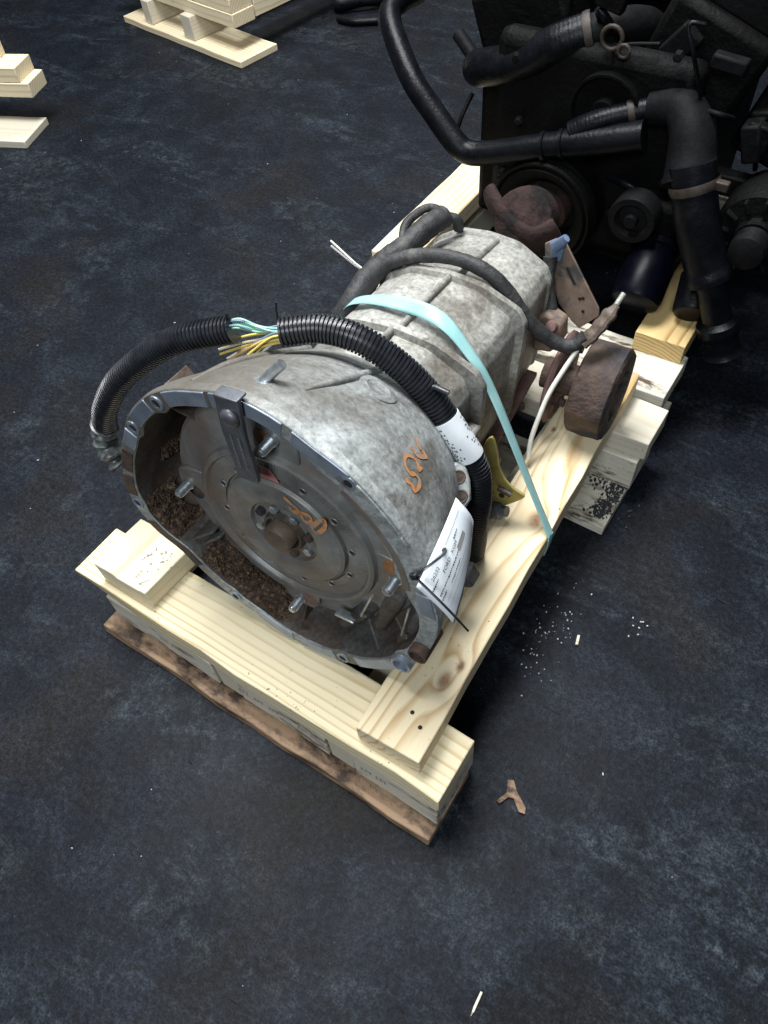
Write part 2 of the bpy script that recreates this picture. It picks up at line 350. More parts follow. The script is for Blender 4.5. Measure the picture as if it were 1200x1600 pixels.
def tag(o, label, cat, group=None, kind=None):
    if label: o['label'] = label
    if cat: o['category'] = cat
    if group: o['group'] = group
    if kind: o['kind'] = kind
    return o
def thing(name, loc, label, cat, group=None, rotz=0.0):
    o = bpy.data.objects.new(name, None); COL.objects.link(o); o.empty_display_size = 0.05
    W = Matrix.Translation(loc) @ Matrix.Rotation(rotz, 4, 'Z'); WM[o.name] = W; o.matrix_basis = W
    return tag(o, label, cat, group)
def crom(pts, n=8, closed=False):
    P = [Vector(p) for p in pts]; N = len(P); out = []
    rng = range(N if closed else N - 1)
    for i in rng:
        if closed: p0, p1, p2, p3 = P[i - 1], P[i], P[(i + 1) % N], P[(i + 2) % N]
        else: p0, p1, p2, p3 = P[max(i - 1, 0)], P[i], P[i + 1], P[min(i + 2, N - 1)]
        for k in range(n):
            t = k / n
            out.append(0.5 * ((2 * p1) + (p2 - p0) * t + (2 * p0 - 5 * p1 + 4 * p2 - p3) * t * t + (3 * p1 - p0 - 3 * p2 + p3) * t ** 3))
    if not closed: out.append(P[-1])
    return out
def resample(path, step):
    path = [Vector(p) for p in path]; L = [0]
    for a, b in zip(path, path[1:]): L.append(L[-1] + (b - a).length)
    n = max(2, int(L[-1] / step)); out = []; j = 0
    for i in range(n + 1):
        d = L[-1] * i / n
        while j < len(L) - 2 and L[j + 1] < d: j += 1
        t = (d - L[j]) / max(1e-9, L[j + 1] - L[j]); out.append(path[j].lerp(path[j + 1], t))
    return out, L[-1]
def board(parent, name, lo, hi, mat, yaw=0.0, along='x', bevel=0.0018, jitter=0.0012, taper=None):
    """a sawn piece: size from lo to hi in the parent's frame, local X along the grain, slightly uneven faces"""
    lo = Vector(lo); hi = Vector(hi); c = (lo + hi) / 2; s = hi - lo
    if along == 'y': L, Wd = s.y, s.x; rz = yaw + math.pi / 2
    else: L, Wd = s.x, s.y; rz = yaw
    T = s.z; n = max(2, int(L / 0.06)); rings = []
    rw = [random.uniform(-1, 1) * jitter for _ in range((n + 1) * 4)]
    for i in range(n + 1):
        x = -L / 2 + L * i / n; q = rw[i * 4:i * 4 + 4]
        rings.append([Vector((x, -Wd / 2 + q[0], -T / 2)), Vector((x, Wd / 2 + q[1], -T / 2)), Vector((x, Wd / 2 + q[1], T / 2 + q[2] * 0.5)), Vector((x, -Wd / 2 + q[0], T / 2 + q[3] * 0.5))])
    if taper: taper(rings)
    W = WM[parent.name] if parent is not None else Matrix.Identity(4)
    fr = W @ Matrix.Translation(c) @ Matrix.Rotation(rz, 4, 'Z')
    mb = MB().loft([[fr @ p for p in r] for r in rings], True, True)
    return mb.build(name, mat, parent, bevel=bevel, smooth=30, frame=fr)
def text_mesh(body, size, extr=0.0):
    cu = bpy.data.curves.new('t', 'FONT'); cu.body = body; cu.size = size; cu.extrude = extr; cu.align_x = 'CENTER'; cu.align_y = 'CENTER'; cu.resolution_u = 2
    o = bpy.data.objects.new('t', cu); COL.objects.link(o); bpy.context.view_layer.update()
    me = bpy.data.meshes.new_from_object(o.evaluated_get(bpy.context.evaluated_depsgraph_get()))
    vs = [v.co.copy() for v in me.vertices]; fs = [tuple(p.vertices) for p in me.polygons]
    bpy.data.objects.remove(o); bpy.data.meshes.remove(me); bpy.data.curves.remove(cu)
    return vs, fs
def ribbon(pts, nrm, width, h=0.0004):
    """paint stroke: flat ribbon following pts with normals nrm"""
    mb = MB(); n = len(pts); rows = []
    for i in range(n):
        t = (pts[min(i + 1, n - 1)] - pts[max(i - 1, 0)]).normalized(); b = nrm[i].cross(t).normalized()
        wd = width * (0.9 + 0.25 * math.sin(i * 0.55 + n)) / 2 * (0.7 if i in (0, n - 1) else 1)
        rows.append([pts[i] + nrm[i] * h + b * wd, pts[i] + nrm[i] * h - b * wd])
    return mb.grid(rows)

# ------------------------------------------------------------------ floor
fl = MB().grid([[Vector((-9 + 0.75 * j, -7 + 0.75 * i, 0)) for j in range(25)] for i in range(25)]).build('floor', M['floor'], smooth=0)
tag(fl, None, None, kind='structure')

# ------------------------------------------------------------------ pallet under the gearbox
pal = thing('wooden_pallet', (0.315, 0.35, 0), 'new pine pallet carrying the gearbox, with a long knotty rail on its right', 'pallet')
pal_o = Vector((0.315, 0.35, 0))
def pb(name, lo, hi, mat, **k): return board(pal, name, Vector(lo) - pal_o, Vector(hi) - pal_o, mat, **k)
def wane(rings):
    for i, r in enumerate(rings):                       # rounded bark corner under the left front end
        x = i / (len(rings) - 1)
        k = max(0, 1 - x * 7)
        r[0].y += 0.014 * k; r[0].z += 0.004 * k; r[0].x += 0.035 * k; r[1].x += 0.01 * k
        r[3].y += 0.0008 * math.sin(x * 23) + 0.001 * math.sin(x * 9)
a_board = pb('front_board', (0, 0, 0.092), (0.631, 0.089, 0.130), M['pine_front'], taper=wane)
pb('middle_board', (0.045, 0.0012, 0.022), (0.255, 0.078, 0.0905), M['pine_white'])
pb('stringer', (0.258, 0.003, 0.022), (0.296, 0.74, 0.0905), M['pine_grey'], along='y')
pb('middle_board', (0.299, 0.0012, 0.022), (0.455, 0.078, 0.0905), M['pine_white'])
pb('stringer', (0.458, 0.003, 0.022), (0.496, 0.74, 0.0905), M['pine_grey'], along='y')
pb('middle_board', (0.499, 0.0012, 0.022), (0.628, 0.095, 0.0905), M['pine_white'])
pb('stringer', (0.05, 0.10, 0.022), (0.088, 0.74, 0.0905), M['pine_grey'], along='y')
def ragged(rings):
    for r in rings:
        q = random.uniform(-1, 1) * 0.0012; r[0].y += q; r[3].y += q + random.uniform(0, 0.003)
pb('bottom_plank', (0.027, -0.024, 0.0), (0.629, 0.085, 0.020), M['bark'], taper=ragged, jitter=0.001)
pb('bottom_plank', (0.03, 0.545, 0.0), (0.620, 0.660, 0.020), M['pine_white'])
pb('rear_board', (0.0, 0.649, 0.092), (0.631, 0.738, 0.130), M['pine_grey'])
pb('middle_board', (0.50, 0.640, 0.022), (0.624, 0.728, 0.0905), M['pine_white'])
# rails lie on the cross boards
ya = 0.0368; c_, s_ = math.cos(ya), math.sin(ya)
def rail(x0, y0, L, z0, name, mat):
    c = Vector((x0 + 0.0443 * c_ - L / 2 * s_, y0 + 0.0443 * s_ + L / 2 * c_, z0 + 0.019)) - pal_o
    return board(pal, name, c - Vector((0.0443, L / 2, 0.019)), c + Vector((0.0443, L / 2, 0.019)), mat, yaw=ya, along='y')
rail_r = rail(0.5056, 0.0141, 0.735, 0.1302, 'right_rail', M['pine_rail'])
rail(0.080, 0.36, 0.45, 0.1302, 'left_rail', M['pine'])
# nail holes in the right rail (near end)
for (px, py) in ((0.555, 0.066), (0.573, 0.055)):
    MB().lathe([(0.0028, 0.0), (0.0026, 0.0003), (0, 0.0004)], (px, py, 0.1686), (0, 0, 1), 12).build('nail_hole', M['end_hole'], pal, smooth=0)
# spacer block with a worn channel
blk = [(0.050, 0.172), (0.083, 0.1725), (0.088, 0.1705), (0.093, 0.1655), (0.132, 0.1655), (0.139, 0.1675), (0.148, 0.1675), (0.150, 0.1302), (0.053, 0.1302)]
fr = Matrix.Translation((0.1, 0.055, 0.15)) @ Matrix.Rotation(R_(2), 4, 'Z') @ Matrix.Rotation(R_(90), 4, 'Z')
mb = MB().prism([Vector((x, 0.013 + (x - 0.05) * 0.03, z)) for x, z in blk], (0.004, 0.094, 0))
mb.build('spacer_block', M['pine_pale'], pal, bevel=0.0018, smooth=30, frame=fr)
# printing on the spacer block: smudged stamp with a triangle
mb = MB()
tri = [(0.128, 0.024), (0.140, 0.026), (0.137, 0.036)]
for i in range(3):
    a, b = Vector((*tri[i], 0)), Vector((*tri[(i + 1) % 3], 0)); d = (b - a).normalized(); nn = Vector((-d.y, d.x, 0)) * 0.0006
    mb.add([Vector((p.x, p.y, 0.1668)) for p in (a - nn, b - nn, b + nn, a + nn)], [(0, 1, 2, 3)])
vs, fs = text_mesh('HT', 0.011); rot = Matrix.Rotation(R_(70), 4, 'Z')
mb.add([rot @ v + Vector((0.118, 0.036, 0.1668)) for v in vs], fs)
for k in range(26):
    x = 0.102 + 0.034 * random.random(); y = 0.045 + 0.045 * random.random(); r = random.uniform(0.0006, 0.0022)
    mb.add([Vector((x + r * math.cos(a) * random.uniform(.6, 1.3), y + r * math.sin(a) * random.uniform(.6, 1.3), 0.1668)) for a in [i * 1.047 for i in range(6)]], [tuple(range(6))])
mb.build('stamp', M['ink_grey'], pal, smooth=0)
# faded heat-treatment stamps along the front
for (x0, body) in ((0.165, 'HT HT'), (0.335, 'HT  HT  HT'), (0.425, 'HT HT'), (0.53, 'HT HT')):
    vs, fs = text_mesh(body, 0.017)
    MB().add([Vector((x0 - v.x * 0.85, 0.0004, 0.060 - v.y)) for v in vs], fs).build('stamp', M['ink_red'], pal, smooth=0)

# ------------------------------------------------------------------ gearbox
O = Vector((0.35, 0.093, 0.33)); yw, tl = R_(3), R_(4)
U = Vector((math.cos(yw), math.sin(yw), 0)); n0 = Vector((math.sin(yw), -math.cos(yw), 0)); Zv = Vector((0, 0, 1))
V = Zv * math.cos(tl) - n0 * math.sin(tl); Nn = n0 * math.cos(tl) + Zv * math.sin(tl); Wv = -Nn
def G(a, b, c): return O + U * a + V * b + Wv * c
GF = Matrix((U, V, Nn)).transposed().to_4x4(); GF.translation = O
gb = thing('gearbox', (0.34, 0.35, 0.13), 'grimy cast aluminium automatic gearbox lying on the pine pallet, open bell end forward', 'gearbox')
RIM = [(-0.1923,0.0984),(-0.1630,0.1491),(-0.1407,0.1744),(-0.1111,0.1983),(-0.0813,0.2150),(-0.0495,0.2265),(-0.0197,0.2366),(0.0075,0.2401),(0.0283,0.2382),(0.0605,0.2288),(0.0875,0.2147),(0.1248,0.1981),(0.1570,0.1696),(0.1901,0.1261),(0.2001,0.1067),(0.2134,0.0452),(0.2200,0.0208),(0.2129,-0.0372),(0.1868,-0.1017),(0.1521,-0.1447),(0.1039,-0.1769),(0.0607,-0.1915),(0.0049,-0.1967),(-0.0490,-0.1786),(-0.1163,-0.1494),(-0.1662,-0.1003),(-0.2017,-0.0846),(-0.2279,-0.0504),(-0.2303,-0.0098),(-0.2182,0.0403)]
CC = Vector((0, 0.012))
pol = sorted((math.atan2(y - CC.y, x), math.hypot(x, y - CC.y)) for x, y in RIM)
def rim_r(a):
    a = (a + math.pi) % (2 * math.pi) - math.pi
    P = [(pol[-1][0] - 2 * math.pi, pol[-1][1])] + pol + [(pol[0][0] + 2 * math.pi, pol[0][1])]
    for (a0, r0), (a1, r1) in zip(P, P[1:]):
        if a0 <= a <= a1:
            return r0 + (r1 - r0) * (a - a0) / (a1 - a0)
    return pol[0][1]
NA = 160
ANG = [2 * math.pi * k / NA for k in range(NA)]
RR = [sum(rim_r(a + d * 0.03) for d in (-1.5, -.5, .5, 1.5)) / 4 for a in ANG]
def rims(a): 
    k = (a % (2 * math.pi)) / (2 * math.pi) * NA; i = int(k) % NA; t = k - int(k); return RR[i] * (1 - t) + RR[(i + 1) % NA] * t
def bell_r(a, w_):
    t = min(max((w_ - 0.016) / 0.179, 0), 1); return rims(a) * 0.965 * (1 - t ** 1.5) + 0.15 * t ** 1.5
def ring(fr_, w_, cy=None): 
    return [G(fr_(a) * math.cos(a), (CC.y if cy is None else cy) + fr_(a) * math.sin(a), w_) for a in ANG]
def FLA(a):          # flange is broad on the upper right, narrower elsewhere
    d = (a - 0.55 + math.pi) % (2 * math.pi) - math.pi
    return 0.021 + 0.016 * math.exp(-(d / 0.50) ** 4)
def bump_a(a):
    b = 0
    for ac in (2.55, 2.15, 0.35, 5.75, 5.15, 4.2, 1.1, 3.35):
        d = (a - ac + math.pi) % (2 * math.pi) - math.pi; b = max(b, math.exp(-(d / 0.055) ** 2))
    return b
def inner_r(a, w_): return min(rims(a) - FLA(a) - 0.005 * bump_a(a) * max(0, 1 - w_ / 0.03), bell_r(a, w_) - 0.010)
cav = [ring(lambda a: inner_r(a, w_), w_) for w_ in (0.0012, 0.006, 0.015, 0.03, 0.045, 0.06, 0.075, 0.088)] + [ring(lambda a: inner_r(a, 0.088) * f_, w_) for f_, w_ in ((0.97, 0.096), (0.75, 0.105), (0.4, 0.11), (0.05, 0.11))]
sections = [ring(lambda a: inner_r(a, 0.02) + 0.0005, 0.02), ring(lambda a: inner_r(a, 0.001) + 0.0005, 0.001), ring(lambda a: inner_r(a, 0.0) + 0.0015, 0.0), ring(lambda a: rims(a) - 0.001, 0.0), ring(rims, 0.001), ring(rims, 0.012), ring(lambda a: rims(a) * 0.965 + 0.006 * bump_a(a), 0.0165)]
for i in range(1, 17):
    ww = 0.016 + 0.179 * i / 16
    k = max(0, 1 - (ww - 0.016) / 0.05)
    sections.append(ring(lambda a: bell_r(a, ww) + 0.007 * bump_a(a) * k, ww, CC.y * (1 - i / 16)))
sections += [ring(lambda a: 0.147, 0.200, 0), ring(lambda a: 0.138, 0.206, 0), ring(lambda a: 0.115, 0.212, 0)]
bell = MB().loft(sections).build('bell_housing', M['alu'], gb, smooth=38)
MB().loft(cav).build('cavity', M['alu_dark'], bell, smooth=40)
# machined pads on the flange face
def pad(a0, a1, inset0, inset1, mat=M['machined'], w0=-0.0018):
    n = max(3, int((a1 - a0) / 0.03)); mb = MB(); rows_o, rows_i = [], []
    for i in range(n + 1):
        a = a0 + (a1 - a0) * i / n; ro = rims(a) - inset0; ri = rims(a) - inset1
        rows_o.append((a, ro)); rows_i.append((a, ri))
    poly = rows_o + rows_i[::-1]
    mb.prism([G(r * math.cos(a), CC.y + r * math.sin(a), w0) for a, r in poly], Wv * (0.003))
    return mb.build('flange_pad', mat, bell, bevel=0.0008, smooth=30)
for a0, a1 in ((2.62, 2.78), (2.24, 2.48), (1.75, 2.06), (1.33, 1.72), (0.98, 1.28), (5.82, 5.98), (5.26, 5.62), (4.80, 5.08), (4.45, 4.74), (0.05, 0.22)):
    pad(a0, a1, 0.0015, 0.0195)
for a0, a1 in ((0.30, 0.62), (0.635, 0.93)): pad(a0, a1, 0.003, 0.020, M['alu'])
for a0, a1 in ((0.22, 0.95),): pad(a0, a1, 0.0255, 0.034, M['disc'], -0.0010)
for a0, a1 in ((2.84, 3.05), (3.10, 3.28), (3.5, 3.9)): pad(a0, a1, 0.002, 0.018, M['rust'])
# bolt holes in the flange
for ac in (2.55, 2.15, 0.35, 5.72, 5.15, 4.24, 0.96, 3.35):
    r = rims(ac) - 0.0115; c = (r * math.cos(ac), CC.y + r * math.sin(ac))
    MB().lathe([(0.0092, 0.0), (0.009, 0.0022), (0.0055, 0.0026), (0.0052, -0.004), (0, -0.0045)], G(c[0], c[1], 0.0003), Nn, 20).build('bolt_boss', M['machined'], bell, smooth=30)
    MB().lathe([(0.0052, 0.0), (0.0052, 0.0004), (0, 0.0004)], G(c[0], c[1], -0.0004), Nn, 16).build('bolt_hole', M['end_hole'], bell, smooth=30)
# dark bolt sleeve at the lower right of the flange
for ac, rr_, hh in ((5.98, 0.012, 0.012), (5.70, 0.0135, 0.006)):
    r = rims(ac) - 0.008
    MB().lathe([(rr_, -0.03), (rr_, hh), (rr_ * 0.75, hh + 0.001), (rr_ * 0.7, 0.0), (0, 0)], G(r * math.cos(ac), CC.y + r * math.sin(ac), 0), Nn, 24).build('bolt_sleeve', M['rust'] if hh > 0.01 else M['machined'], bell, smooth=35)
# gussets and pockets inside the bell
for a, r0, r1, w0, w1 in ((3.72, 0.150, 0.20, 0.006, 0.08), (3.80, 0.150, 0.20, 0.010, 0.08), (4.75, 0.155, 0.19, 0.02, 0.08), (5.45, 0.16, 0.20, 0.012, 0.08), (5.75, 0.16, 0.20, 0.018, 0.08), (2.35, 0.16, 0.21, 0.02, 0.08), (0.3, 0.165, 0.20, 0.014, 0.08)):
    d = Vector((math.cos(a), math.sin(a))); t = Vector((-d.y, d.x)) * 0.0022
    P = [(d * r0 + t, w1), (d * r0 + t, w0 + 0.02), (d * r1 + t, w0), (d * r1 + t, w1)]
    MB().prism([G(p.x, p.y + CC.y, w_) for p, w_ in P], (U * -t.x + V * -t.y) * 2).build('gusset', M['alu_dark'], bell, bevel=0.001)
# starter pocket at lower right: two finger-like cast lugs
for (x0, y0, x1, y1, r) in ((0.150, -0.028, 0.128, -0.098, 0.013), (0.182, -0.035, 0.160, -0.108, 0.012), (0.115, -0.075, 0.075, -0.135, 0.012)):
    MB().tube([G(x0, y0, 0.05), G((x0 * 2 + x1) / 3, (y0 * 2 + y1) / 3, 0.032), G(x1, y1, 0.03), G(x1 - 0.004, y1 - 0.012, 0.036)], lambda t: r * (1 - 0.35 * t), 12).build('cast_lug', M['alu_dark'], bell, smooth=50)
for (x0, y0, x1, y1) in ((0.128, -0.018, 0.112, -0.068), (0.176, -0.010, 0.168, -0.066)):
    MB().tube([G(x0, y0, 0.016), G(x1, y1, 0.012), G(x1 + 0.004, y1 - 0.004, 0.016)], 0.0017, 8).build('spring_wire', M['zinc'], bell, smooth=60)
MB().box(G(0.082, -0.105, 0.022), (0.028, 0.004, 0.012), GF.to_3x3()).build('bright_tab', M['zinc'], bell, bevel=0.001)
# outer ribs of the bell, small rear step, vent pin, lifting ear
def on_bell(a, w_, h=0.0):
    t = min(max((w_ - 0.016) / 0.179, 0), 1); cy = CC.y * (1 - t); r = bell_r(a, w_) + h
    return G(r * math.cos(a), cy + r * math.sin(a), w_)
def bell_n(a, w_):
    e = 1e-3; t1 = on_bell(a + e, w_) - on_bell(a - e, w_); t2 = on_bell(a, w_ + e) - on_bell(a, w_ - e); nn = t1.cross(t2).normalized()
    return nn if nn.dot(U * math.cos(a) + V * math.sin(a)) > 0 else -nn
for pts, r in ((((1.40, 0.06), (1.36, 0.0989), (1.33, 0.135), (1.31, 0.19)), 0.0055), (((2.0, 0.03), (1.98, 0.10), (1.95, 0.19)), 0.006), (((2.6, 0.04), (2.62, 0.19)), 0.006)):
    P = crom([on_bell(a, w_, -0.001) for a, w_ in pts], 6)
    MB().tube(P, lambda t: r * (0.35 + 0.65 * min(1, t * 3)), 10).build('rib', M['alu'], bell, smooth=60)
cb = on_bell(1.18, 0.145); nb = bell_n(1.18, 0.145)
MB().lathe([(0.024, -0.004), (0.023, 0.0012), (0.015, 0.0018), (0.014, 0.001), (0.006, 0.001), (0, 0.001)], cb, nb, 28).build('cast_boss', M['alu'], bell, smooth=40)
pb0 = on_bell(1.58, 0.045, -0.002); MB().tube([pb0 + Vector((0.0, 0, 0)), pb0 + V * 0.009 + U * 0.007 + Wv * 0.006, pb0 + V * 0.021 + U * 0.018 + Wv * 0.011], 0.0055, 14).build('vent_pin', M['zinc'], gb, smooth=50)
MB().lathe([(0.010, -0.001), (0.010, 0.002), (0.006, 0.002)], pb0, bell_n(1.58, 0.045), 18).build('pin_washer', M['zinc'], gb, smooth=30)
nf = (Nn * 0.55 + U * 0.45 + V * 0.60).normalized(); ey = (V - nf * V.dot(nf)).normalized(); ex = ey.cross(nf)
ec = G(0.158, 0.040, 0.162)
def ep_(x, y, h=0.0): return ec + ex * x + ey * y + nf * h
ear = [(-0.024, 0.027), (0.004, 0.030), (0.014, 0.022), (0.017, 0.006), (0.016, -0.016), (0.006, -0.028), (-0.024, -0.030)]
em = MB().prism([ep_(x, y, 0.004) for x, y in ear], nf * -0.016).build('lifting_ear', M['alu'], gb, bevel=0.003, smooth=30)
for y in (0.012, -0.011):
    MB().lathe([(0.0088, 0.0001), (0.0078, 0.0008), (0.0066, 0.0006), (0.0062, 0.0002), (0, 0.0002)], ep_(0.003, y, 0.004), nf, 20).build('ear_hole', M['alu_dark'], em, smooth=30)

# torque converter
tc = (0.003, 0.012)
TO = G(tc[0], tc[1], 0); TF = GF.copy(); TF.translation = TO
prof = [(0.0, 0.030), (0.046, 0.030), (0.047, 0.024), (0.052, 0.0215), (0.066, 0.0205), (0.080, 0.0235), (0.0835, 0.027), (0.0840, 0.034), (0.0862, 0.034), (0.0875, 0.030), (0.096, 0.0305), (0.112, 0.0310), (0.1145, 0.0265), (0.118, 0.0255), (0.1215, 0.0275), (0.1235, 0.0345), (0.130, 0.037), (0.150, 0.039), (0.165, 0.042), (0.1705, 0.049), (0.170, 0.095)]
conv = MB().lathe([(r, -w_) for r, w_ in prof], TO, Nn, 96, ux=U).build('torque_converter', M['disc'], gb, smooth=32, frame=TF)
def TL(a, b, w_): return G(tc[0] + a, tc[1] + b, w_)
MB().lathe([(0.0195, -0.030), (0.0190, -0.012), (0.0170, -0.009), (0, -0.009)], TO, Nn, 32).build('pilot', M['pilot'], conv, smooth=35)
MB().lathe([(0.021, -0.030), (0.024, -0.022), (0.027, -0.022), (0.029, -0.030)], TO, Nn, 32).build('hub_ring', M['alu_dark'], conv, smooth=35)
for k in range(8):
    a = k * math.pi / 4 + 0.25; r = 0.0365
    MB().lathe([(0.0062, -0.030), (0.0062, -0.0235), (0.0052, -0.0225), (0, -0.0225)], TL(r * math.cos(a), r * math.sin(a), 0), Nn, 6).build('hub_bolt', M['zinc'] if k in (1, 2, 4, 7) else M['rust'], conv, smooth=25)
for k in range(12):
    a = k * math.pi / 6 + 0.14; r = 0.0915
    MB().lathe([(0.0058, -0.0300), (0.0052, -0.0292), (0.0042, -0.0300), (0.0038, -0.0306)], TL(r * math.cos(a), r * math.sin(a), 0), Nn, 16).build('hole_rim', M['disc'], conv, smooth=35)
    MB().lathe([(0.0040, -0.0302), (0.0, -0.0300)], TL(r * math.cos(a), r * math.sin(a), 0), Nn, 14).build('hole', M['end_hole'], conv, smooth=0)
for k, (a, mt) in enumerate(((math.pi / 2 - 0.03, M['rust_orange']), (math.pi, M['rust']), (0.0, M['rust_orange']), (-math.pi / 2, M['rust_red']))):
    c = Vector((math.cos(a), math.sin(a))); t = Vector((-c.y, c.x))
    pl = [c * 0.122 + t * 0.030, c * 0.146 + t * 0.028, c * 0.163 + t * 0.018, c * 0.166, c * 0.163 - t * 0.018, c * 0.146 - t * 0.028, c * 0.122 - t * 0.030]
    pd = MB().prism([TL(p.x, p.y, 0.033) for p in pl], Wv * 0.016).build('stud_pad', M['disc'], conv, bevel=0.002, smooth=30, frame=TF)
    q = c * 0.142 + t * 0.014
    MB().lathe([(0.012, 0.0), (0.0115, 0.0009), (0, 0.0009)], TL(q.x, q.y, 0.033), Nn, 20).build('rust_patch', mt, pd, smooth=0)
    p = c * 0.148
    st = [(0.0085, 0.0), (0.0085, 0.004), (0.0062, 0.0045)]
    h = 0.0045
    while h < 0.022: st += [(0.0066, h + 0.0004), (0.0058, h + 0.0011)]; h += 0.0015
    st += [(0.0055, 0.0235), (0.0042, 0.0245), (0.0, 0.0245)]
    MB().lathe(st, TL(p.x, p.y, 0.033), Nn, 16).build('stud', M['zinc'], conv, smooth=28)
# holding bar bolted across the flange onto the converter
barp = [(-0.0155, 0.243), (0.0135, 0.246), (0.0120, 0.200), (0.0095, 0.140), (0.0080, 0.1255), (-0.0200, 0.1215), (-0.0175, 0.150), (-0.0165, 0.200)]
bar = MB().prism([G(x, y, -0.0105 + max(0, 0.2 - y) * 0.10) for x, y in barp], Wv * 0.006).build('holding_bar', M['bar'], gb, bevel=0.0012, smooth=30)
MB().prism([G(-0.0155, 0.2415, -0.011), G(0.0135, 0.2445, -0.011), G(0.0135, 0.2445, 0.004), G(-0.0155, 0.2415, 0.004)], V * 0.003).build('bar_hook', M['bar'], bar, bevel=0.001)
MB().lathe([(0.0105, 0.0), (0.0100, 0.003), (0.007, 0.0052), (0.003, 0.006), (0, 0.006)], G(0.0, 0.222, -0.0106), Nn, 20).build('bar_bolt', M['bar'], bar, smooth=50)
mb = MB()
for row, x0 in enumerate((-0.0075, 0.002)):
    y = 0.196
    while y > 0.145:
        L = random.uniform(0.0015, 0.004); x = x0 - (0.2 - y) * 0.05; w_ = -0.0108 + max(0, 0.2 - y) * 0.10
        mb.add([G(x, y, w_), G(x + 0.0028, y, w_), G(x + 0.0028, y - L * 0.5, w_ + 0.0001), G(x, y - L * 0.5, w_ + 0.0001)], [(0, 1, 2, 3)]); y -= L
mb.build('stamped_marks', M['machined'], bar, smooth=0)
# painted marks on the converter
DISCS = [[(0.0171, 0.0860), (0.025, 0.0815), (0.0356, 0.0751), (0.0276, 0.0686), (0.0242, 0.0749)], [(0.0381, 0.0729), (0.0493, 0.0722), (0.0511, 0.0641), (0.0421, 0.0606), (0.0391, 0.0699)], [(0.0498, 0.054), (0.0631, 0.0712), (0.0677, 0.063), (0.0578, 0.0494), (0.0511, 0.0529)]]
def conv_w(x, y):
    r = math.hypot(x - tc[0], y - tc[1])
    for (r0, w0), (r1, w1) in zip(prof, prof[1:]):
        if r0 <= r <= r1: return w0 + (w1 - w0) * (r - r0) / max(1e-6, r1 - r0)
    return 0.03
for s in DISCS:
    P = [p for p in crom([Vector((x, y, 0)) for x, y in s], 6)]
    pts = [G(p.x, p.y, min(conv_w(p.x + dx, p.y + dy) for dx in (-.002, 0, .002) for dy in (-.002, 0, .002)) - 0.0004) for p in P]
    ribbon(pts, [Nn] * len(pts), 0.0055).build('painted_number', M['orange'], conv, smooth=0)
PK = [(-0.024, 0.1105), (-0.011, 0.1095), (-0.001, 0.0925), (-0.010, 0.0890), (-0.027, 0.0905)]
MB().add([G(x + 0.009, y + 0.004, 0.0285) for x, y in PK], [tuple(range(5))]).build('pink_mark', M['pink'], conv, smooth=0)
# orange number on the bell
BELLS = [[(0.839, 0.1193), (0.789, 0.1137), (0.763, 0.1124)], [(0.823, 0.1012), (0.802, 0.0985), (0.766, 0.0984), (0.719, 0.1108), (0.758, 0.1138), (0.702, 0.1105)], [(0.711, 0.0909), (0.721, 0.0823), (0.741, 0.0877), (0.782, 0.0893), (0.828, 0.0816), (0.804, 0.0695), (0.757, 0.067), (0.729, 0.0728), (0.691, 0.0725), (0.676, 0.0636), (0.687, 0.054), (0.718, 0.0572), (0.751, 0.0543), (0.754, 0.0579)]]
for s in BELLS:
    P = crom([Vector((a, w_, 0)) for a, w_ in s], 5)
    ribbon([on_bell(p.x, p.y) for p in P], [bell_n(p.x, p.y) for p in P], 0.0050, 0.0007).build('painted_number', M['orange'], bell, smooth=0)

# case behind the bell: facetted top, flat right side, ring steps and lengthwise ribs
def case_ring(w_, rt, ru, shv, bot, rl):
    """rt top radius, ru right half width, shv height of right shoulder, bot bottom, rl left radius"""
    P = [(ru * 0.93, bot), (ru * 0.97, -0.02), (ru, shv), (ru * 0.90, shv + (rt - shv) * 0.42), (ru * 0.45, rt * 0.965), (0.0, rt), (-rl * 0.45, rt * 0.95), (-rl * 0.82, rt * 0.74), (-rl, rt * 0.30), (-rl, -0.05), (-rl * 0.9, bot), (0, bot - 0.01)]
    out = []
    n = len(P)
    for i in range(n):
        a, b = Vector(P[i]), Vector(P[(i + 1) % n])
        for k in range(9): out.append(a.lerp(b, k / 9))
    sm = out[:]
    for _ in range(2): sm = [(sm[i - 1] + sm[i] * 2 + sm[(i + 1) % len(sm)]) / 4 for i in range(len(sm))]
    return [G(p.x, p.y, w_) for p in sm]
CS = [(0.195, 0.118, 0.112, 0.064, -0.11, 0.118), (0.225, 0.119, 0.113, 0.066, -0.11, 0.118), (0.284, 0.122, 0.116, 0.070, -0.11, 0.118),
      (0.287, 0.130, 0.130, 0.080, -0.112, 0.126), (0.297, 0.130, 0.131, 0.080, -0.112, 0.126), (0.300, 0.120, 0.114, 0.068, -0.11, 0.118),
      (0.34, 0.119, 0.112, 0.067, -0.108, 0.117), (0.430, 0.116, 0.111, 0.066, -0.105, 0.115), (0.433, 0.123, 0.122, 0.078, -0.106, 0.120), (0.443, 0.123, 0.122, 0.078, -0.106, 0.120), (0.446, 0.113, 0.108, 0.064, -0.10, 0.110),
      (0.500, 0.111, 0.106, 0.062, -0.10, 0.106), (0.562, 0.108, 0.103, 0.060, -0.095, 0.100), (0.565, 0.112, 0.107, 0.062, -0.095, 0.104), (0.577, 0.111, 0.105, 0.060, -0.09, 0.102), (0.588, 0.098, 0.092, 0.052, -0.085, 0.090), (0.596, 0.070, 0.068, 0.035, -0.07, 0.066)]
case = MB().loft([case_ring(*c) for c in CS], True, True).build('case', M['alu_case'], gb, smooth=24)
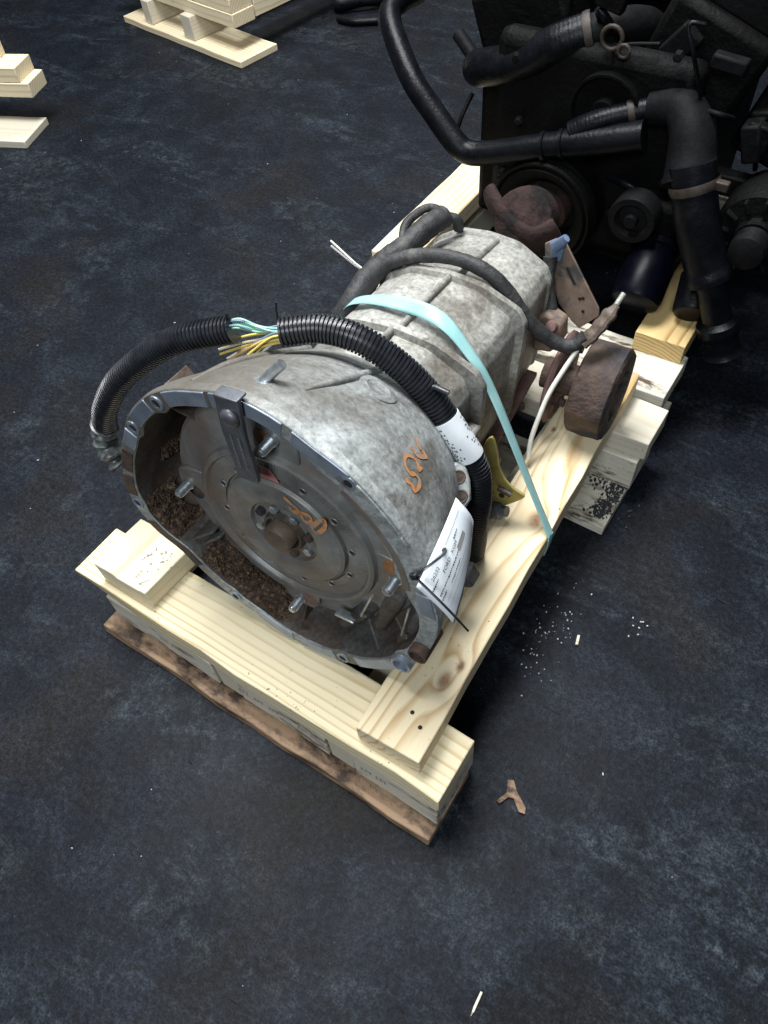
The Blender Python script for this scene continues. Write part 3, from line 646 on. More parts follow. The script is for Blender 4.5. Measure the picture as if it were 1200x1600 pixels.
for (pts, r) in ((((-0.002, 0.121, 0.212), (0.000, 0.125, 0.288)), 0.006), (((0.004, 0.121, 0.301), (0.006, 0.119, 0.432)), 0.0055), (((0.012, 0.113, 0.446), (0.018, 0.105, 0.575)), 0.0055), (((-0.085, 0.085, 0.212), (-0.083, 0.083, 0.43)), 0.005)):
    MB().tube([G(*p) for p in pts], r, 8, flat=(1.0, 0.8)).build('rib', M['alu_case'], case, smooth=50)
for (x, y, w_, sx, sy, sw) in ((0.120, 0.012, 0.262, 0.03, 0.038, 0.036), (0.118, -0.03, 0.225, 0.035, 0.05, 0.03)):
    MB().box(G(x, y, w_), (sx, sy, sw), GF.to_3x3()).build('cast_lug', M['alu_case'], case, bevel=0.004)
# lower right: grimy solenoid body and oil pan
pan = MB().loft([[G(x, y, w_) for x, y in ((0.105 * k, -0.09), (0.105 * k, -0.135), (0.09 * k, -0.150), (-0.09 * k, -0.150), (-0.105 * k, -0.135), (-0.105 * k, -0.09))] for w_, k in ((0.215, 1.0), (0.40, 1.0), (0.54, 0.92))], True, True)
pan_o = pan.build('oil_pan', M['alu_dark'], gb, bevel=0.003)
MB().prism([G(x, -0.098, w_) for x, w_ in ((-0.118, 0.21), (0.124, 0.21), (0.124, 0.36), (0.112, 0.55), (-0.105, 0.55))], V * 0.008).build('pan_rail', M['rust_red'], pan_o, bevel=0.001)
for k in range(5):
    MB().lathe([(0.006, -0.016), (0.006, -0.006), (0, -0.005)], G(0.115, -0.098, 0.225 + k * 0.065), V, 6).build('pan_bolt', M['rust'], pan_o, smooth=25)
MB().tube([G(0.125, -0.105, 0.26), G(0.135, -0.075, 0.285), G(0.133, -0.05, 0.31)], 0.022, 16).build('sensor_body', M['alu_dark'], gb, smooth=50)
MB().lathe([(0.013, 0), (0.013, 0.02), (0.008, 0.022), (0.008, 0.03), (0, 0.03)], G(0.155, -0.13, 0.285), U + V * 0.4, 18).build('sensor_plug', M['bar'], gb, smooth=40)
MB().tube([G(0.165, -0.078, 0.285), G(0.185, -0.082, 0.285)], 0.0042, 12).build('shift_shaft', M['alu_dark'], gb, smooth=50)
yb = [(0.150, 0.004), (0.141, -0.016), (0.139, -0.045), (0.145, -0.080), (0.149, -0.125), (0.163, -0.128), (0.186, -0.098), (0.192, -0.084), (0.180, -0.078), (0.168, -0.066), (0.160, -0.045), (0.157, -0.020)]
ybo = MB().prism([G(x, y, 0.293 - (y + 0.06) * 0.1) for x, y in crom([Vector((x, y, 0)) for x, y in yb], 3, True) for y in (y,)] if False else [G(0.170 + (p.x - 0.166) * 1.25, -0.055 + (p.y + 0.062) * 1.08, 0.286 - (p.y + 0.06) * 0.1) for p in crom([Vector((x, y, 0)) for x, y in yb], 3, True)], Wv * 0.004)
ybo = ybo.build('shift_lever', M['yellow'], gb, bevel=0.0008, smooth=30)
MB().lathe([(0.0045, 0.0), (0.0042, 0.0006), (0, 0.0006)], G(0.170, -0.096, 0.2895), Nn, 14).build('lever_hole', M['end_hole'], ybo, smooth=0)
# square nut end of a cross bolt by the tag
MB().box(G(0.188, -0.075, 0.13), (0.035, 0.024, 0.026), GF.to_3x3() @ Matrix.Rotation(0.5, 3, 'Z')).build('side_plug', M['alu_dark'], gb, bevel=0.004)
# tail end: rusty slotted bracket with bolts and blue clip
br = [(0.074, 0.094), (0.090, 0.108), (0.110, 0.106), (0.178, 0.032), (0.181, 0.020), (0.154, -0.016), (0.140, -0.010), (0.112, 0.010), (0.098, 0.040), (0.080, 0.060)]
bro = MB().prism([G(x, y, 0.602 - (x - 0.1) * 0.25) for x, y in br], Wv * 0.004).build('slotted_bracket', M['tan_steel'], gb, bevel=0.0008, smooth=30)
def bk(x, y): return G(x, y, 0.6015 - (x - 0.1) * 0.25)
MB().prism([bk(*p) for p in ((0.114, 0.072), (0.118, 0.075), (0.136, 0.054), (0.132, 0.051))], Nn * 0.0006).build('slot', M['end_hole'], bro, smooth=0)
for x, y in ((0.146, 0.034), (0.151, 0.037), (0.155, 0.016)):
    MB().lathe([(0.0028, 0.0), (0.0028, 0.0006), (0, 0.0006)], bk(x, y), Nn, 12).build('bracket_hole', M['end_hole'], bro, smooth=0)
MB().tube([G(0.090, 0.085, 0.595), G(0.096, 0.060, 0.585), G(0.108, 0.036, 0.575), G(0.112, 0.01, 0.57)], lambda t: 0.0075 + 0.004 * math.sin(t * 7 + 1), 12).build('cable_boot', M['tape'], gb, smooth=50)
MB().tube([G(0.092, 0.098, 0.600), G(0.104, 0.112, 0.596), G(0.110, 0.122, 0.592)], lambda t: 0.0085 - 0.0035 * t, 8, flat=(1.2, 0.8)).build('blue_clip', M['blue'], bro, smooth=40)
MB().box(G(0.098, 0.090, 0.599), (0.018, 0.022, 0.006), GF.to_3x3()).build('clip_base', M['blue'], bro, bevel=0.002)
bo = [(0.094, 0.012), (0.112, 0.022), (0.138, 0.012), (0.142, -0.018), (0.128, -0.045), (0.098, -0.050)]
boo = MB().prism([G(x, y, 0.548) for x, y in bo], Wv * 0.03).build('rear_mount_boss', M['tan_steel'], gb, bevel=0.005, smooth=35)
for x, y in ((0.124, 0.004), (0.112, -0.018)):
    MB().lathe([(0.0095, 0.0), (0.0095, 0.006), (0.0075, 0.010), (0, 0.011)], G(x, y, 0.548), (Nn + V * 0.6), 16).build('mount_bolt', M['rust_red'], boo, smooth=40)
# orange mark on the case
P = [G(0.050, 0.119, 0.262 ), G(0.058, 0.117, 0.258), G(0.067, 0.113, 0.254)]

# debris lying on the floor of the bell cavity
def debris(name, a0, a1, w1, n, label, thick, ws=0.0025):
    na, nw = max(10, int((a1 - a0) * 70)), 16
    ph = [random.uniform(0, 6) for _ in range(6)]
    def hgt(i, j):
        x, y = i / na, j / nw
        e = min(x, 1 - x) * 5; e = min(1, e) * min(1, (1 - y) * 3.0 + 0.35 * math.sin(x * 9 + ph[0])) * min(1, y * 4 + 0.5)
        return max(-0.002, thick * e * (0.75 + 0.3 * math.sin(x * 13 + ph[1]) * math.sin(y * 7 + ph[2]))) - 0.0006 * (e <= 0.05)
    def pt(i, j, h):
        a = a0 + (a1 - a0) * i / na; w_ = ws + (w1 - ws) * j / nw; r = inner_r(a, w_) - h
        return G(r * math.cos(a), CC.y + r * math.sin(a), w_)
    mb = MB().grid([[pt(i, j, hgt(i, j) + random.gauss(0, 0.0006)) for j in range(nw + 1)] for i in range(na + 1)])
    k = 0
    while k < n:
        i, j = random.uniform(0, na), random.uniform(0, nw) ; h = hgt(i, j)
        if h < thick * 0.15 and random.random() < 0.8: continue
        k += 1
        sz = random.uniform(0.0007, 0.0026); e = Matrix.Rotation(random.uniform(0, 6), 3, Vector((random.gauss(0, 1), random.gauss(0, 1), random.gauss(0, 1))).normalized())
        mb.box(pt(i, j, h + 0.0006), (sz * random.uniform(0.9, 2.6), sz, sz * random.uniform(.25, .8)), e)
    return tag(mb.build(name, M['dirt'], None, smooth=0), label, 'debris', kind='stuff')
debris('rust_flakes', 3.33, 3.66, 0.056, 900, 'round heap of brown rust flakes in the left pocket of the bell', 0.010)
debris('rust_flakes', 3.83, 4.66, 0.056, 1500, 'long drift of brown rust flakes along the bottom of the bell', 0.008)
debris('rust_flakes', 3.00, 3.16, 0.084, 130, 'small patch of rust flakes above the left stud in the bell', 0.004, 0.045)

# ------------------------------------------------------------------ corrugated wiring loom over the bell
wl = thing('wiring_loom', G(-0.316, 0.008, 0.06), 'shiny black corrugated conduit with cut coloured wires arching over the bell', 'wiring')
cond = [(-0.316,0.008,0.060),(-0.302,0.043,0.060),(-0.270,0.093,0.070),(-0.223,0.139,0.085),(-0.170,0.176,0.100),(-0.107,0.196,0.125)]
cond2 = [(-0.060,0.192,0.150),(-0.021,0.197,0.170),(0.022,0.192,0.180),(0.064,0.167,0.190),(0.102,0.133,0.195),(0.138,0.088,0.196),(0.164,0.043,0.200),(0.172,-0.002,0.200),(0.172,-0.055,0.200),(0.170,-0.115,0.205),(0.165,-0.145,0.215)]
PER = 0.0048
def conduit(pts, name):
    P, L = resample(crom([G(*p) for p in pts], 14), PER / 6)
    n = len(P)
    o = MB().tube(P, lambda t: 0.0150 + 0.0015 * (1 if math.sin(t * L / PER * 2 * math.pi) > -0.2 else -0.6) , 20).build(name, M['black_plastic'], wl, smooth=50)
    return P, L
p1, L1 = conduit(cond, 'conduit'); p2, L2 = conduit(cond2, 'conduit')
# slit seam along the first length
i0, i1 = int(len(p2) * 0.455), int(len(p2) * 0.575)
sl = MB().tube(p2[i0:i1], 0.0172, 24, caps=True).build('label_sleeve', M['paper'], wl, smooth=50)
mb = MB(); seg = p2[i0:i1]; view = Vector((0.2, -0.45, 0.85)).normalized()
for row in range(6):
    for side in (-1, 1):
        k = 8
        while k < len(seg) - 8:
            t = (seg[k + 1] - seg[k]).normalized(); a = (view - t * view.dot(t)).normalized(); b = t.cross(a)
            ph = side * (0.42 + 0.16 * row) + random.uniform(-.05, .05)
            if random.random() < (0.85 if row > 2 else 0.25):
                d = a * math.cos(ph) + b * math.sin(ph); e = -a * math.sin(ph) + b * math.cos(ph); c = seg[k] + d * 0.01745
                l = random.uniform(0.0008, 0.0016)
                mb.add([c - t * l - e * .0009, c + t * l - e * .0009, c + t * l + e * .0009, c - t * l + e * .0009], [(0, 1, 2, 3)])
            k += random.randint(5, 9)
mb.build('printed_text', M['ink'], sl, smooth=0)
e1, e2 = p1[-1], p2[0]; t1 = (p1[-1] - p1[-4]).normalized(); t2 = (p2[0] - p2[4]).normalized()
for k in range(9):                                       # uncut wires bridging the gap
    off = V * random.uniform(0.0, 0.009) + Wv * random.uniform(-0.004, 0.009); off2 = V * random.uniform(-0.002, 0.007) + Wv * random.uniform(-0.006, 0.006)
    P = crom([e1 - t1 * 0.01 + off, e1 + t1 * 0.006 + off, (e1 + e2) / 2 + (off + off2) / 2 - V * random.uniform(0, .006), e2 + t2 * 0.006 + off2, e2 - t2 * 0.01 + off2], 5)
    MB().tube(P, 0.0013, 6).build('wire', WIRE[('green', 'teal', 'green', 'blue', 'teal', 'green', 'brown', 'teal', 'blue')[k]], wl, smooth=60)
for k in range(18):                                      # cut ends fanning out of the right-hand length
    off = -V * random.uniform(-0.004, 0.010) + Nn * random.uniform(-0.004, 0.010); s = 0.050 + 0.034 * random.random(); f_ = k / 17
    d = (-U * (1.0 - 0.35 * f_) - V * (0.30 + 0.40 * f_) + Nn * (0.30 + 0.3 * f_)).normalized()
    P = crom([e2 - t2 * 0.012 + off, e2 + t2 * 0.006 + off, e2 + off + d * s * 0.5 + t2 * 0.004, e2 + off + d * s - V * 0.004], 5)
    MB().tube(P, 0.0016, 6).build('wire', WIRE[('yellow', 'cream', 'yellow', 'brown', 'orange', 'yellow', 'white', 'cream', 'orange', 'white', 'blue', 'pink', 'white', 'yellow', 'orange', 'cream', 'white', 'yellow')[k]], wl, smooth=60)
# clear cut sleeve at the left end
q = [G(-0.316, 0.010, 0.060), G(-0.322, -0.006, 0.058), G(-0.322, -0.024, 0.054), G(-0.312, -0.044, 0.050), G(-0.305, -0.055, 0.050)]
P = crom(q, 6); MB().tube(P, lambda t: 0.0155 + 0.003 * math.sin(t * 31) + 0.002 * math.sin(t * 13), 14).build('clear_sleeve', M['clear'], wl, smooth=40)
for (i, px_, sc_) in ((int(len(p2) * 0.36), 1, 1.0),):
    c = p2[i]; MB().tube([c, c + U * 0.018 + V * 0.006, c + U * 0.034 + V * 0.004], 0.0035, 8).build('loom_clip', M['black_plastic'], wl, smooth=50)
c = p2[3]; MB().tube([c + V * 0.006 - U * 0.006, c + V * 0.022 - U * 0.010 + Wv * 0.006, c + V * 0.030 - U * 0.010 + Wv * 0.008], 0.0016, 6).build('tie_end', M['black_plastic'], wl, smooth=50)
MB().tube([p1[-3] + V * 0.012, p1[-3] + V * 0.02 - U * 0.003], 0.002, 6).build('tie_end', M['black_plastic'], wl, smooth=50)

# ------------------------------------------------------------------ taped harness across the case
th = thing('taped_harness', G(-0.12, 0.03, 0.36), 'dusty tape-wrapped black wire harness lying over the rear of the gearbox case', 'wiring')
def lumpy(path, r, name, mat, parent, amp=0.08, seg=14, fr_=60):
    P, L = resample(crom([G(*p) for p in path], 10), 0.004); ph = random.uniform(0, 6)
    return MB().tube(P, lambda t: r * (1 + amp * 0.5 * math.sin(t * L * 40 + ph) + amp * 0.45 * math.sin(t * L * 97 + 2 * ph) + 0.07 * ((t * L * 48 + 0.3 * math.sin(t * L * 60)) % 1.0)), seg).build(name, mat, parent, smooth=55)
lumpy([(-0.128, -0.03, 0.33), (-0.124, 0.040, 0.345), (-0.108, 0.088, 0.370), (-0.108, 0.098, 0.43), (-0.084, 0.118, 0.465), (-0.070, 0.132, 0.51), (-0.062, 0.133, 0.545)], 0.0165, 'main_branch', M['tape'], th)
lumpy([(-0.090, 0.112, 0.435), (-0.047, 0.128, 0.448), (0.009, 0.134, 0.455), (0.064, 0.120, 0.456), (0.117, 0.066, 0.462), (0.150, 0.036, 0.475), (0.176, 0.030, 0.485), (0.190, 0.045, 0.495)], 0.0098, 'side_branch', M['tape'], th, 0.05)
lumpy([(-0.088, 0.128, 0.47), (-0.098, 0.136, 0.50), (-0.088, 0.142, 0.54), (-0.066, 0.138, 0.55)], 0.006, 'wire_loop', M['tape'], th)
lumpy([(-0.062, 0.133, 0.545), (-0.046, 0.128, 0.555), (-0.044, 0.112, 0.56)], 0.0075, 'end_plug', M['tape'], th)
for d in (0, 1):
    a = G(-0.110, 0.088, 0.425); MB().tube([a, a - U * 0.03 + V * (0.010 + 0.003 * d), a - U * 0.070 + V * (0.030 + 0.008 * d) ], 0.0016, 6).build('bare_wire', WIRE['white'], th, smooth=50)

# selector cable with white sheath
sh = thing('selector_cable', G(0.205, 0.05, 0.52), 'white sheathed cable with a grey crimped end hanging beside the rusty coupling', 'cable')
P, L = resample(crom([G(0.188, 0.036, 0.488), G(0.198, 0.050, 0.500), G(0.206, 0.066, 0.515), G(0.214, 0.082, 0.530)], 8), 0.003)
MB().tube(P, lambda t: 0.0085 + 0.0012 * (int(t * 7) % 2) - 0.006 * max(0, t - 0.8) * 4, 10, flat=(0.8, 1.25)).build('crimped_end', M['alu_dark'], sh, smooth=25)
MB().tube([G(0.213, 0.082, 0.530), G(0.216, 0.092, 0.545)], 0.004, 8).build('wire_tip', M['alu_case'], sh, smooth=50)
wp = [Vector(p) for p in ((0.500, 0.560, 0.315), (0.495, 0.545, 0.275), (0.492, 0.520, 0.240), (0.492, 0.500, 0.208), (0.497, 0.487, 0.186))]
wp[0] = G(0.185, 0.030, 0.484)
MB().tube(crom(wp, 8), 0.0036, 12).build('sheath', M['white_plastic'], sh, smooth=60)

# rusty coupling standing on edge on the right rail
def coupling():
    r = 0.070; yc = 0.588
    t = thing('rusty_coupling', (0.53, yc, 0.169), 'heavy rusty brown drum and flange standing on edge on the right rail', 'coupling')
    ax = Vector((1, 0.05, 0.0)).normalized(); base = Vector((0, yc, 0.169 + r))
    seg = 40
    def drum(x0, x1, rr, mat, name, lump=0.0, inner=0.0):
        prof_ = [(rr * 0.3, x0), (rr * 0.93, x0), (rr, x0 + 0.004), (rr * 1.0, (x0 + x1) / 2), (rr, x1 - 0.004), (rr * 0.93, x1), (rr * 0.55, x1), (rr * 0.5, x1 - 0.012), (rr * 0.2, x1 - 0.012)]
        mb = MB().lathe(prof_, base, ax, seg)
        if lump:
            for v_ in mb.v:
                d = v_ - base; rad = d - ax * d.dot(ax); a = math.atan2(rad.z, rad.y)
                k = lump * (abs(math.sin(a * 3.5 + 0.4)) ** 4 - 0.3) + random.gauss(0, 0.0006)
                v_ += rad.normalized() * k if rad.length > 0.01 else Vector()
        return mb.build(name, mat, t, smooth=40)
    drum(0.516, 0.574, r, M['rust'], 'drum', 0.0035)
    drum(0.478, 0.488, r * 1.02, M['rust_red'], 'flange', 0.002)
    MB().lathe([(0.024, 0.458), (0.024, 0.520)], base, ax, 24).build('shaft', M['rust'], t, smooth=40)
    for k in range(6):
        a = k * math.pi / 3 + 0.5
        c = base + Vector((0, math.cos(a), math.sin(a))) * r * 0.72
        MB().lathe([(0.007, 0.4885), (0.007, 0.496), (0, 0.497)], c, ax, 6).build('flange_bolt', M['rust'], t, smooth=25)
coupling()

# ------------------------------------------------------------------ strap over the case
sp = [(-0.120, -0.115, 0.385), (-0.124, -0.02, 0.372), (-0.124, 0.045, 0.362), (-0.105, 0.088, 0.352), (-0.060, 0.117, 0.340), (0.000, 0.132, 0.332), (0.050, 0.131, 0.325), (0.092, 0.098, 0.322), (0.130, 0.050, 0.318)]
pts = [G(*p) for p in sp] + [Vector((0.537, 0.402, 0.235)), Vector((0.5765, 0.391, 0.1715)), Vector((0.5815, 0.389, 0.163)), Vector((0.582, 0.388, 0.146)), Vector((0.580, 0.387, 0.128))]
P = crom(pts, 8); rows = []
for i, p in enumerate(P):
    t = (P[min(i + 1, len(P) - 1)] - P[max(i - 1, 0)]).normalized()
    f_ = i / (len(P) - 1); tw = 0.0
    cen = O + Wv * ((p - O).dot(Wv)); out = (p - cen); out = (out - t * out.dot(t)).normalized()
    b = t.cross(out).normalized()
    tw = -0.75 * math.exp(-((f_ - 0.40) / 0.07) ** 2) + (0.35 * max(0, f_ - 0.6))
    d = b * math.cos(tw) + out * math.sin(tw)
    if f_ > 0.70:
        q_ = min(1, (f_ - 0.70) / 0.12); rd = Vector((-s_, c_, 0)); rd = -rd if rd.dot(d) < 0 else rd
        d = d.lerp(rd, q_).normalized()
    wd = 0.0088 + 0.0012 * math.exp(-((f_ - 0.45) / 0.1) ** 2)
    rows.append([p + out * 0.0015 + d * wd * k for k in (-1, -0.5, 0, 0.5, 1)])
st = MB().grid(rows).build('lashing_strap', M['strap'], None, smooth=60, solid=0.0011)
tag(st, 'flat teal plastic lashing strap pulled over the gearbox case to the right rail', 'strap')

# ------------------------------------------------------------------ paper tag and its tie
c00, c01, c11, c10 = G(0.201, 0.090, -0.014), G(0.203, 0.150, 0.060), G(0.231, 0.112, 0.064), G(0.243, 0.040, -0.006)
nrm = (c01 - c00).cross(c10 - c00).normalized()
if nrm.dot(co.matrix_world.translation - c00) < 0: nrm = -nrm
def tagp(a, b):   # a along the long side, b across
    p = c00.lerp(c01, a).lerp(c10.lerp(c11, a), b)
    return p + nrm * (0.010 * math.sin(a * 2.6) * (0.3 + 0.7 * b) - 0.016 * b * b * (0.4 + a)) + U * 0.004 * math.sin(b * 3)
tg = thing('paper_tag', c00, 'creased white paper tag with printed lines tied to the right of the bell flange', 'tag')
MB().grid([[tagp(i / 14, j / 12) for j in range(13)] for i in range(15)]).build('sheet', M['paper'], tg, smooth=60, solid=0.0004)
def tag_mark(a0, a1, b0, b1, h=0.0009):
    n = 5; return [[tagp(a0 + (a1 - a0) * i / n, b) + nrm * h for b in (b0, b1)] for i in range(n + 1)]
mb = MB()
for b, a0, a1, th_ in ((0.60, 0.12, 0.72, .004), (0.72, 0.10, 0.60, .004), (0.13, 0.55, 0.92, .006)): mb.grid(tag_mark(a0, a1, b, b + th_))
def tag_text(body, size, a, b, ln):
    vs, fs = text_mesh(body, size); w_ = max(v.x for v in vs) - min(v.x for v in vs); k = ln / w_
    return [tagp(a + v.x * k, b - v.y * 2.2 * size / size * 9.5) + nrm * 0.001 for v in vs], fs
for body, a, b, ln in (('FORD', 0.40, 0.30, 0.16), ('26232', 0.24, 0.18, 0.16), ('KGM', 0.60, 0.30, 0.12)):
    vs, fs = text_mesh(body, 1.0); w_ = max(v.x for v in vs) - min(v.x for v in vs)
    mb.add([tagp(a + v.x * ln / w_, b - v.y * 0.085) + nrm * 0.001 for v in vs], fs)
for b, a0, a1 in ((0.41, 0.10, 0.62), (0.25, 0.08, 0.22), (0.48, 0.08, 0.2), (0.22, 0.66, 0.75), (0.52, 0.3, 0.55)):
    a = a0
    while a < a1:
        l = random.uniform(0.008, 0.024)
        mb.grid(tag_mark(a, a + l, b + random.uniform(-.004, .004), b + random.uniform(0.014, 0.03))); a += l + 0.007
mb.build('print', M['ink'], tg, smooth=0)
MB().grid(tag_mark(0.62, 0.80, 0.36, 0.46, 0.0007)).build('smudge', M['ink_grey'], tg, smooth=0)
ct = thing('cable_tie', G(0.199, 0.108, -0.014), 'thin black cable tie holding the paper tag, its tail sticking out', 'cable tie')
hd = G(0.200, 0.110, -0.016)
MB().box(hd, (0.008, 0.007, 0.0055), GF.to_3x3() @ Matrix.Rotation(0.6, 3, 'Z')).build('head', M['black_plastic'], ct, bevel=0.001)
lp = crom([hd, hd + nrm * 0.012 + (c01 - c00) * 0.12, tagp(0.45, 0.10) + nrm * 0.008, tagp(0.50, 0.14) + nrm * 0.001, tagp(0.52, 0.15) - nrm * 0.004], 6)
MB().tube(lp, 0.0019, 8, flat=(0.6, 1.2)).build('loop', M['black_plastic'], ct, smooth=50)
MB().tube(crom([hd, hd.lerp(G(0.262, 0.066, -0.020), 0.5) + nrm * 0.01, G(0.262, 0.066, -0.020)], 8), lambda t: 0.0013 - 0.0003 * t, 8, flat=(0.7, 1.2)).build('tail', M['black_plastic'], ct, smooth=50)

# ------------------------------------------------------------------ engine pallet and engine
ep = thing('engine_pallet', (0.30, 1.1, 0), 'pine pallet under the greasy engine behind the gearbox', 'pallet'); ep_o = Vector((0.30, 1.1, 0))
def eb(name, lo, hi, mat, **k): return board(ep, name, Vector(lo) - ep_o, Vector(hi) - ep_o, mat, **k)
eb('cross_board', (-0.02, 0.757, 0.092), (0.614, 0.872, 0.130), M['pine_white'])
eb('cross_board', (-0.02, 1.35, 0.092), (0.614, 1.45, 0.130), M['pine_white'])
eb('bottom_plank', (-0.02, 0.757, 0.0), (0.612, 0.872, 0.020), M['pine_white'])
eb('stringer', (0.02, 0.775, 0.021), (0.06, 1.45, 0.0915), M['pine_grey'], along='y')
eb('stringer', (0.54, 0.775, 0.021), (0.58, 1.45, 0.0915), M['pine_grey'], along='y')
eb('rail', (0.517, 0.846, 0.1302), (0.603, 1.25, 0.168), M['pine_end'], along='y', yaw=0.02)
eb('rail', (-0.014, 0.825, 0.1302), (0.075, 1.25, 0.168), M['pine'], along='y', yaw=0.0)

en = thing('engine', (0.3, 1.15, 0.168), 'greasy black engine with pulleys and hoses, standing behind the gearbox', 'engine')
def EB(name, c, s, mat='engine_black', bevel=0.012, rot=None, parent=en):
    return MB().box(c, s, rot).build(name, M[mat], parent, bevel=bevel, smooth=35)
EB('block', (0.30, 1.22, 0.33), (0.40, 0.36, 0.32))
fc = EB('front_cover', (0.32, 1.015, 0.36), (0.34, 0.05, 0.34), bevel=0.02)
EB('oil_sump', (0.30, 1.2, 0.20), (0.30, 0.34, 0.10))
EB('cylinder_head', (0.17, 1.24, 0.52), (0.17, 0.40, 0.12), rot=Matrix.Rotation(-0.35, 3, 'Y'))
EB('cylinder_head', (0.47, 1.24, 0.52), (0.17, 0.40, 0.12), rot=Matrix.Rotation(0.35, 3, 'Y'))
EB('valve_cover', (0.53, 1.27, 0.59), (0.16, 0.42, 0.07), 'engine_grey', rot=Matrix.Rotation(0.35, 3, 'Y'))
EB('intake_manifold', (0.36, 1.36, 0.60), (0.30, 0.34, 0.10), 'engine_black')
EB('top_cover', (0.58, 1.50, 0.640), (0.40, 0.20, 0.05), 'cover_light', 0.01, Matrix.Rotation(-0.1, 3, 'Z'))
YA = Vector((0, -1, 0))
def pulley(name, c, prof_, mat, ax=YA, parent=en, seg=48):
    return MB().lathe(prof_, c, ax, seg).build(name, M[mat], parent, smooth=35)
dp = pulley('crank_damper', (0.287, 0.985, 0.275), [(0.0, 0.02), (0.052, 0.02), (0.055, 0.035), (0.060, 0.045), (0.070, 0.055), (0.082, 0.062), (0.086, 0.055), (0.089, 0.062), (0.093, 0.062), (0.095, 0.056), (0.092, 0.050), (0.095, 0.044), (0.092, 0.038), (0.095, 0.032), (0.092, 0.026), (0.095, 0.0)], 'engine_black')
pulley('hub', (0.287, 0.985, 0.275), [(0.045, 0.015), (0.042, 0.045), (0.020, 0.055), (0.0, 0.055)], 'rust_dark', parent=dp)
# rusty yoke resting at the gearbox tail
yk = thing('rusty_yoke', (0.30, 0.80, 0.27), 'red-brown rusty yoke lying between the gearbox tail and the crank pulley', 'yoke')
MB().tube(crom([Vector(p) for p in ((0.225, 0.850, 0.345), (0.245, 0.835, 0.335), (0.285, 0.815, 0.318), (0.330, 0.810, 0.312), (0.360, 0.830, 0.330))], 6), lambda t: 0.018 + 0.004 * math.sin(t * 3.1), 14, flat=(1.0, 0.6)).build('arm', M['rust_dark'], yk, smooth=45)
MB().lathe([(0.050, -0.02), (0.055, 0.0), (0.048, 0.030), (0.030, 0.038), (0, 0.04)], (0.30, 0.845, 0.315), (0.05, -0.8, 0.6), 24).build('hub', M['rust_dark'], yk, smooth=40)
MB().tube([Vector((0.30, 0.85, 0.29)), Vector((0.30, 0.80, 0.25)), Vector((0.30, 0.74, 0.22))], 0.03, 16).build('stub', M['rust_dark'], yk, smooth=40)
pulley('idler_pulley', (0.452, 0.985, 0.318), [(0.0, 0.075), (0.010, 0.075), (0.012, 0.064), (0.024, 0.060), (0.028, 0.070), (0.038, 0.070), (0.040, 0.066), (0.040, 0.035), (0.02, 0.03), (0.02, 0.0)], 'engine_grey')
pulley('water_pump_pulley', (0.355, 1.0, 0.445), [(0.0, 0.03), (0.02, 0.03), (0.022, 0.016), (0.050, 0.018), (0.054, 0.026), (0.058, 0.026), (0.058, 0.0)], 'engine_black')
flt = MB().lathe([(0.0, 0.110), (0.030, 0.110), (0.040, 0.104), (0.043, 0.094), (0.043, 0.030), (0.040, 0.024), (0.040, 0.012), (0.0435, 0.010), (0.0435, 0.0), (0.0, 0.0)], (0.492, 0.965, 0.255), (0.06, -0.80, -0.50), 40).build('oil_filter', M['filter'], en, smooth=35)
EB('filter_housing', (0.47, 1.0, 0.28), (0.10, 0.06, 0.09))
pulley('small_black_can', (0.575, 0.96, 0.225), [(0.0, 0.07), (0.026, 0.07), (0.030, 0.064), (0.030, 0.0), (0.0, 0.0)], 'rubber', Vector((0.2, -0.85, -0.45)))
# hoses
def hose(name, pts, r, mat='rubber', rib=0.0, seg=18, per=0.006):
    P, L = resample(crom([Vector(p) for p in pts], 10), 0.0025 if rib else 0.006)
    f_ = (lambda t: (r(t) if callable(r) else r) + rib * math.sin(t * L / per * 6.283)) if rib else r
    return MB().tube(P, f_, seg).build(name, M[mat], en, smooth=55)
hose('heater_hose', [(-0.075, 1.12, 0.510), (-0.085, 1.06, 0.508), (-0.072, 1.02, 0.492), (0.002, 0.965, 0.438), (0.058, 0.945, 0.400), (0.112, 0.93, 0.364), (0.140, 0.93, 0.352), (0.180, 0.935, 0.358), (0.270, 0.945, 0.386), (0.31, 0.95, 0.398)], 0.0205)
for x, y, z in ((0.275, 0.945, 0.387), (0.305, 0.95, 0.396)):
    MB().lathe([(0.0215, -0.004), (0.024, -0.003), (0.024, 0.003), (0.0215, 0.004)], (x, y, z), (1, 0.1, 0.3), 24).build('hose_band', M['rubber'], en, smooth=40)
hose('heater_hose', [(0.31, 0.95, 0.398), (0.36, 0.955, 0.412), (0.430, 0.965, 0.432)], 0.0225)
hose('upper_hose', [(0.09, 1.05, 0.435), (0.125, 1.02, 0.455), (0.19, 1.01, 0.478), (0.25, 1.01, 0.515), (0.30, 1.03, 0.535)], 0.030, 'rubber', 0.0005)
MB().lathe([(0.0315, -0.006), (0.0325, 0), (0.0315, 0.006)], (0.295, 1.028, 0.532), (0.05, 0.02, 0.02), 28).build('hose_clamp', M['clamp'], en, smooth=40)
hose('metal_elbow', [(0.29, 1.028, 0.530), (0.335, 1.05, 0.540), (0.36, 1.09, 0.53), (0.37, 1.13, 0.50)], 0.027, 'engine_grey')
hose('bypass_hose', [(0.315, 0.955, 0.415), (0.35, 0.965, 0.435), (0.40, 0.985, 0.452), (0.445, 1.0, 0.465)], 0.018, 'rubber', 0.0006)
MB().lathe([(0.0195, -0.005), (0.0205, 0), (0.0195, 0.005)], (0.398, 0.984, 0.452), (0.045, 0.02, 0.017), 28).build('hose_clamp', M['clamp'], en, smooth=40)
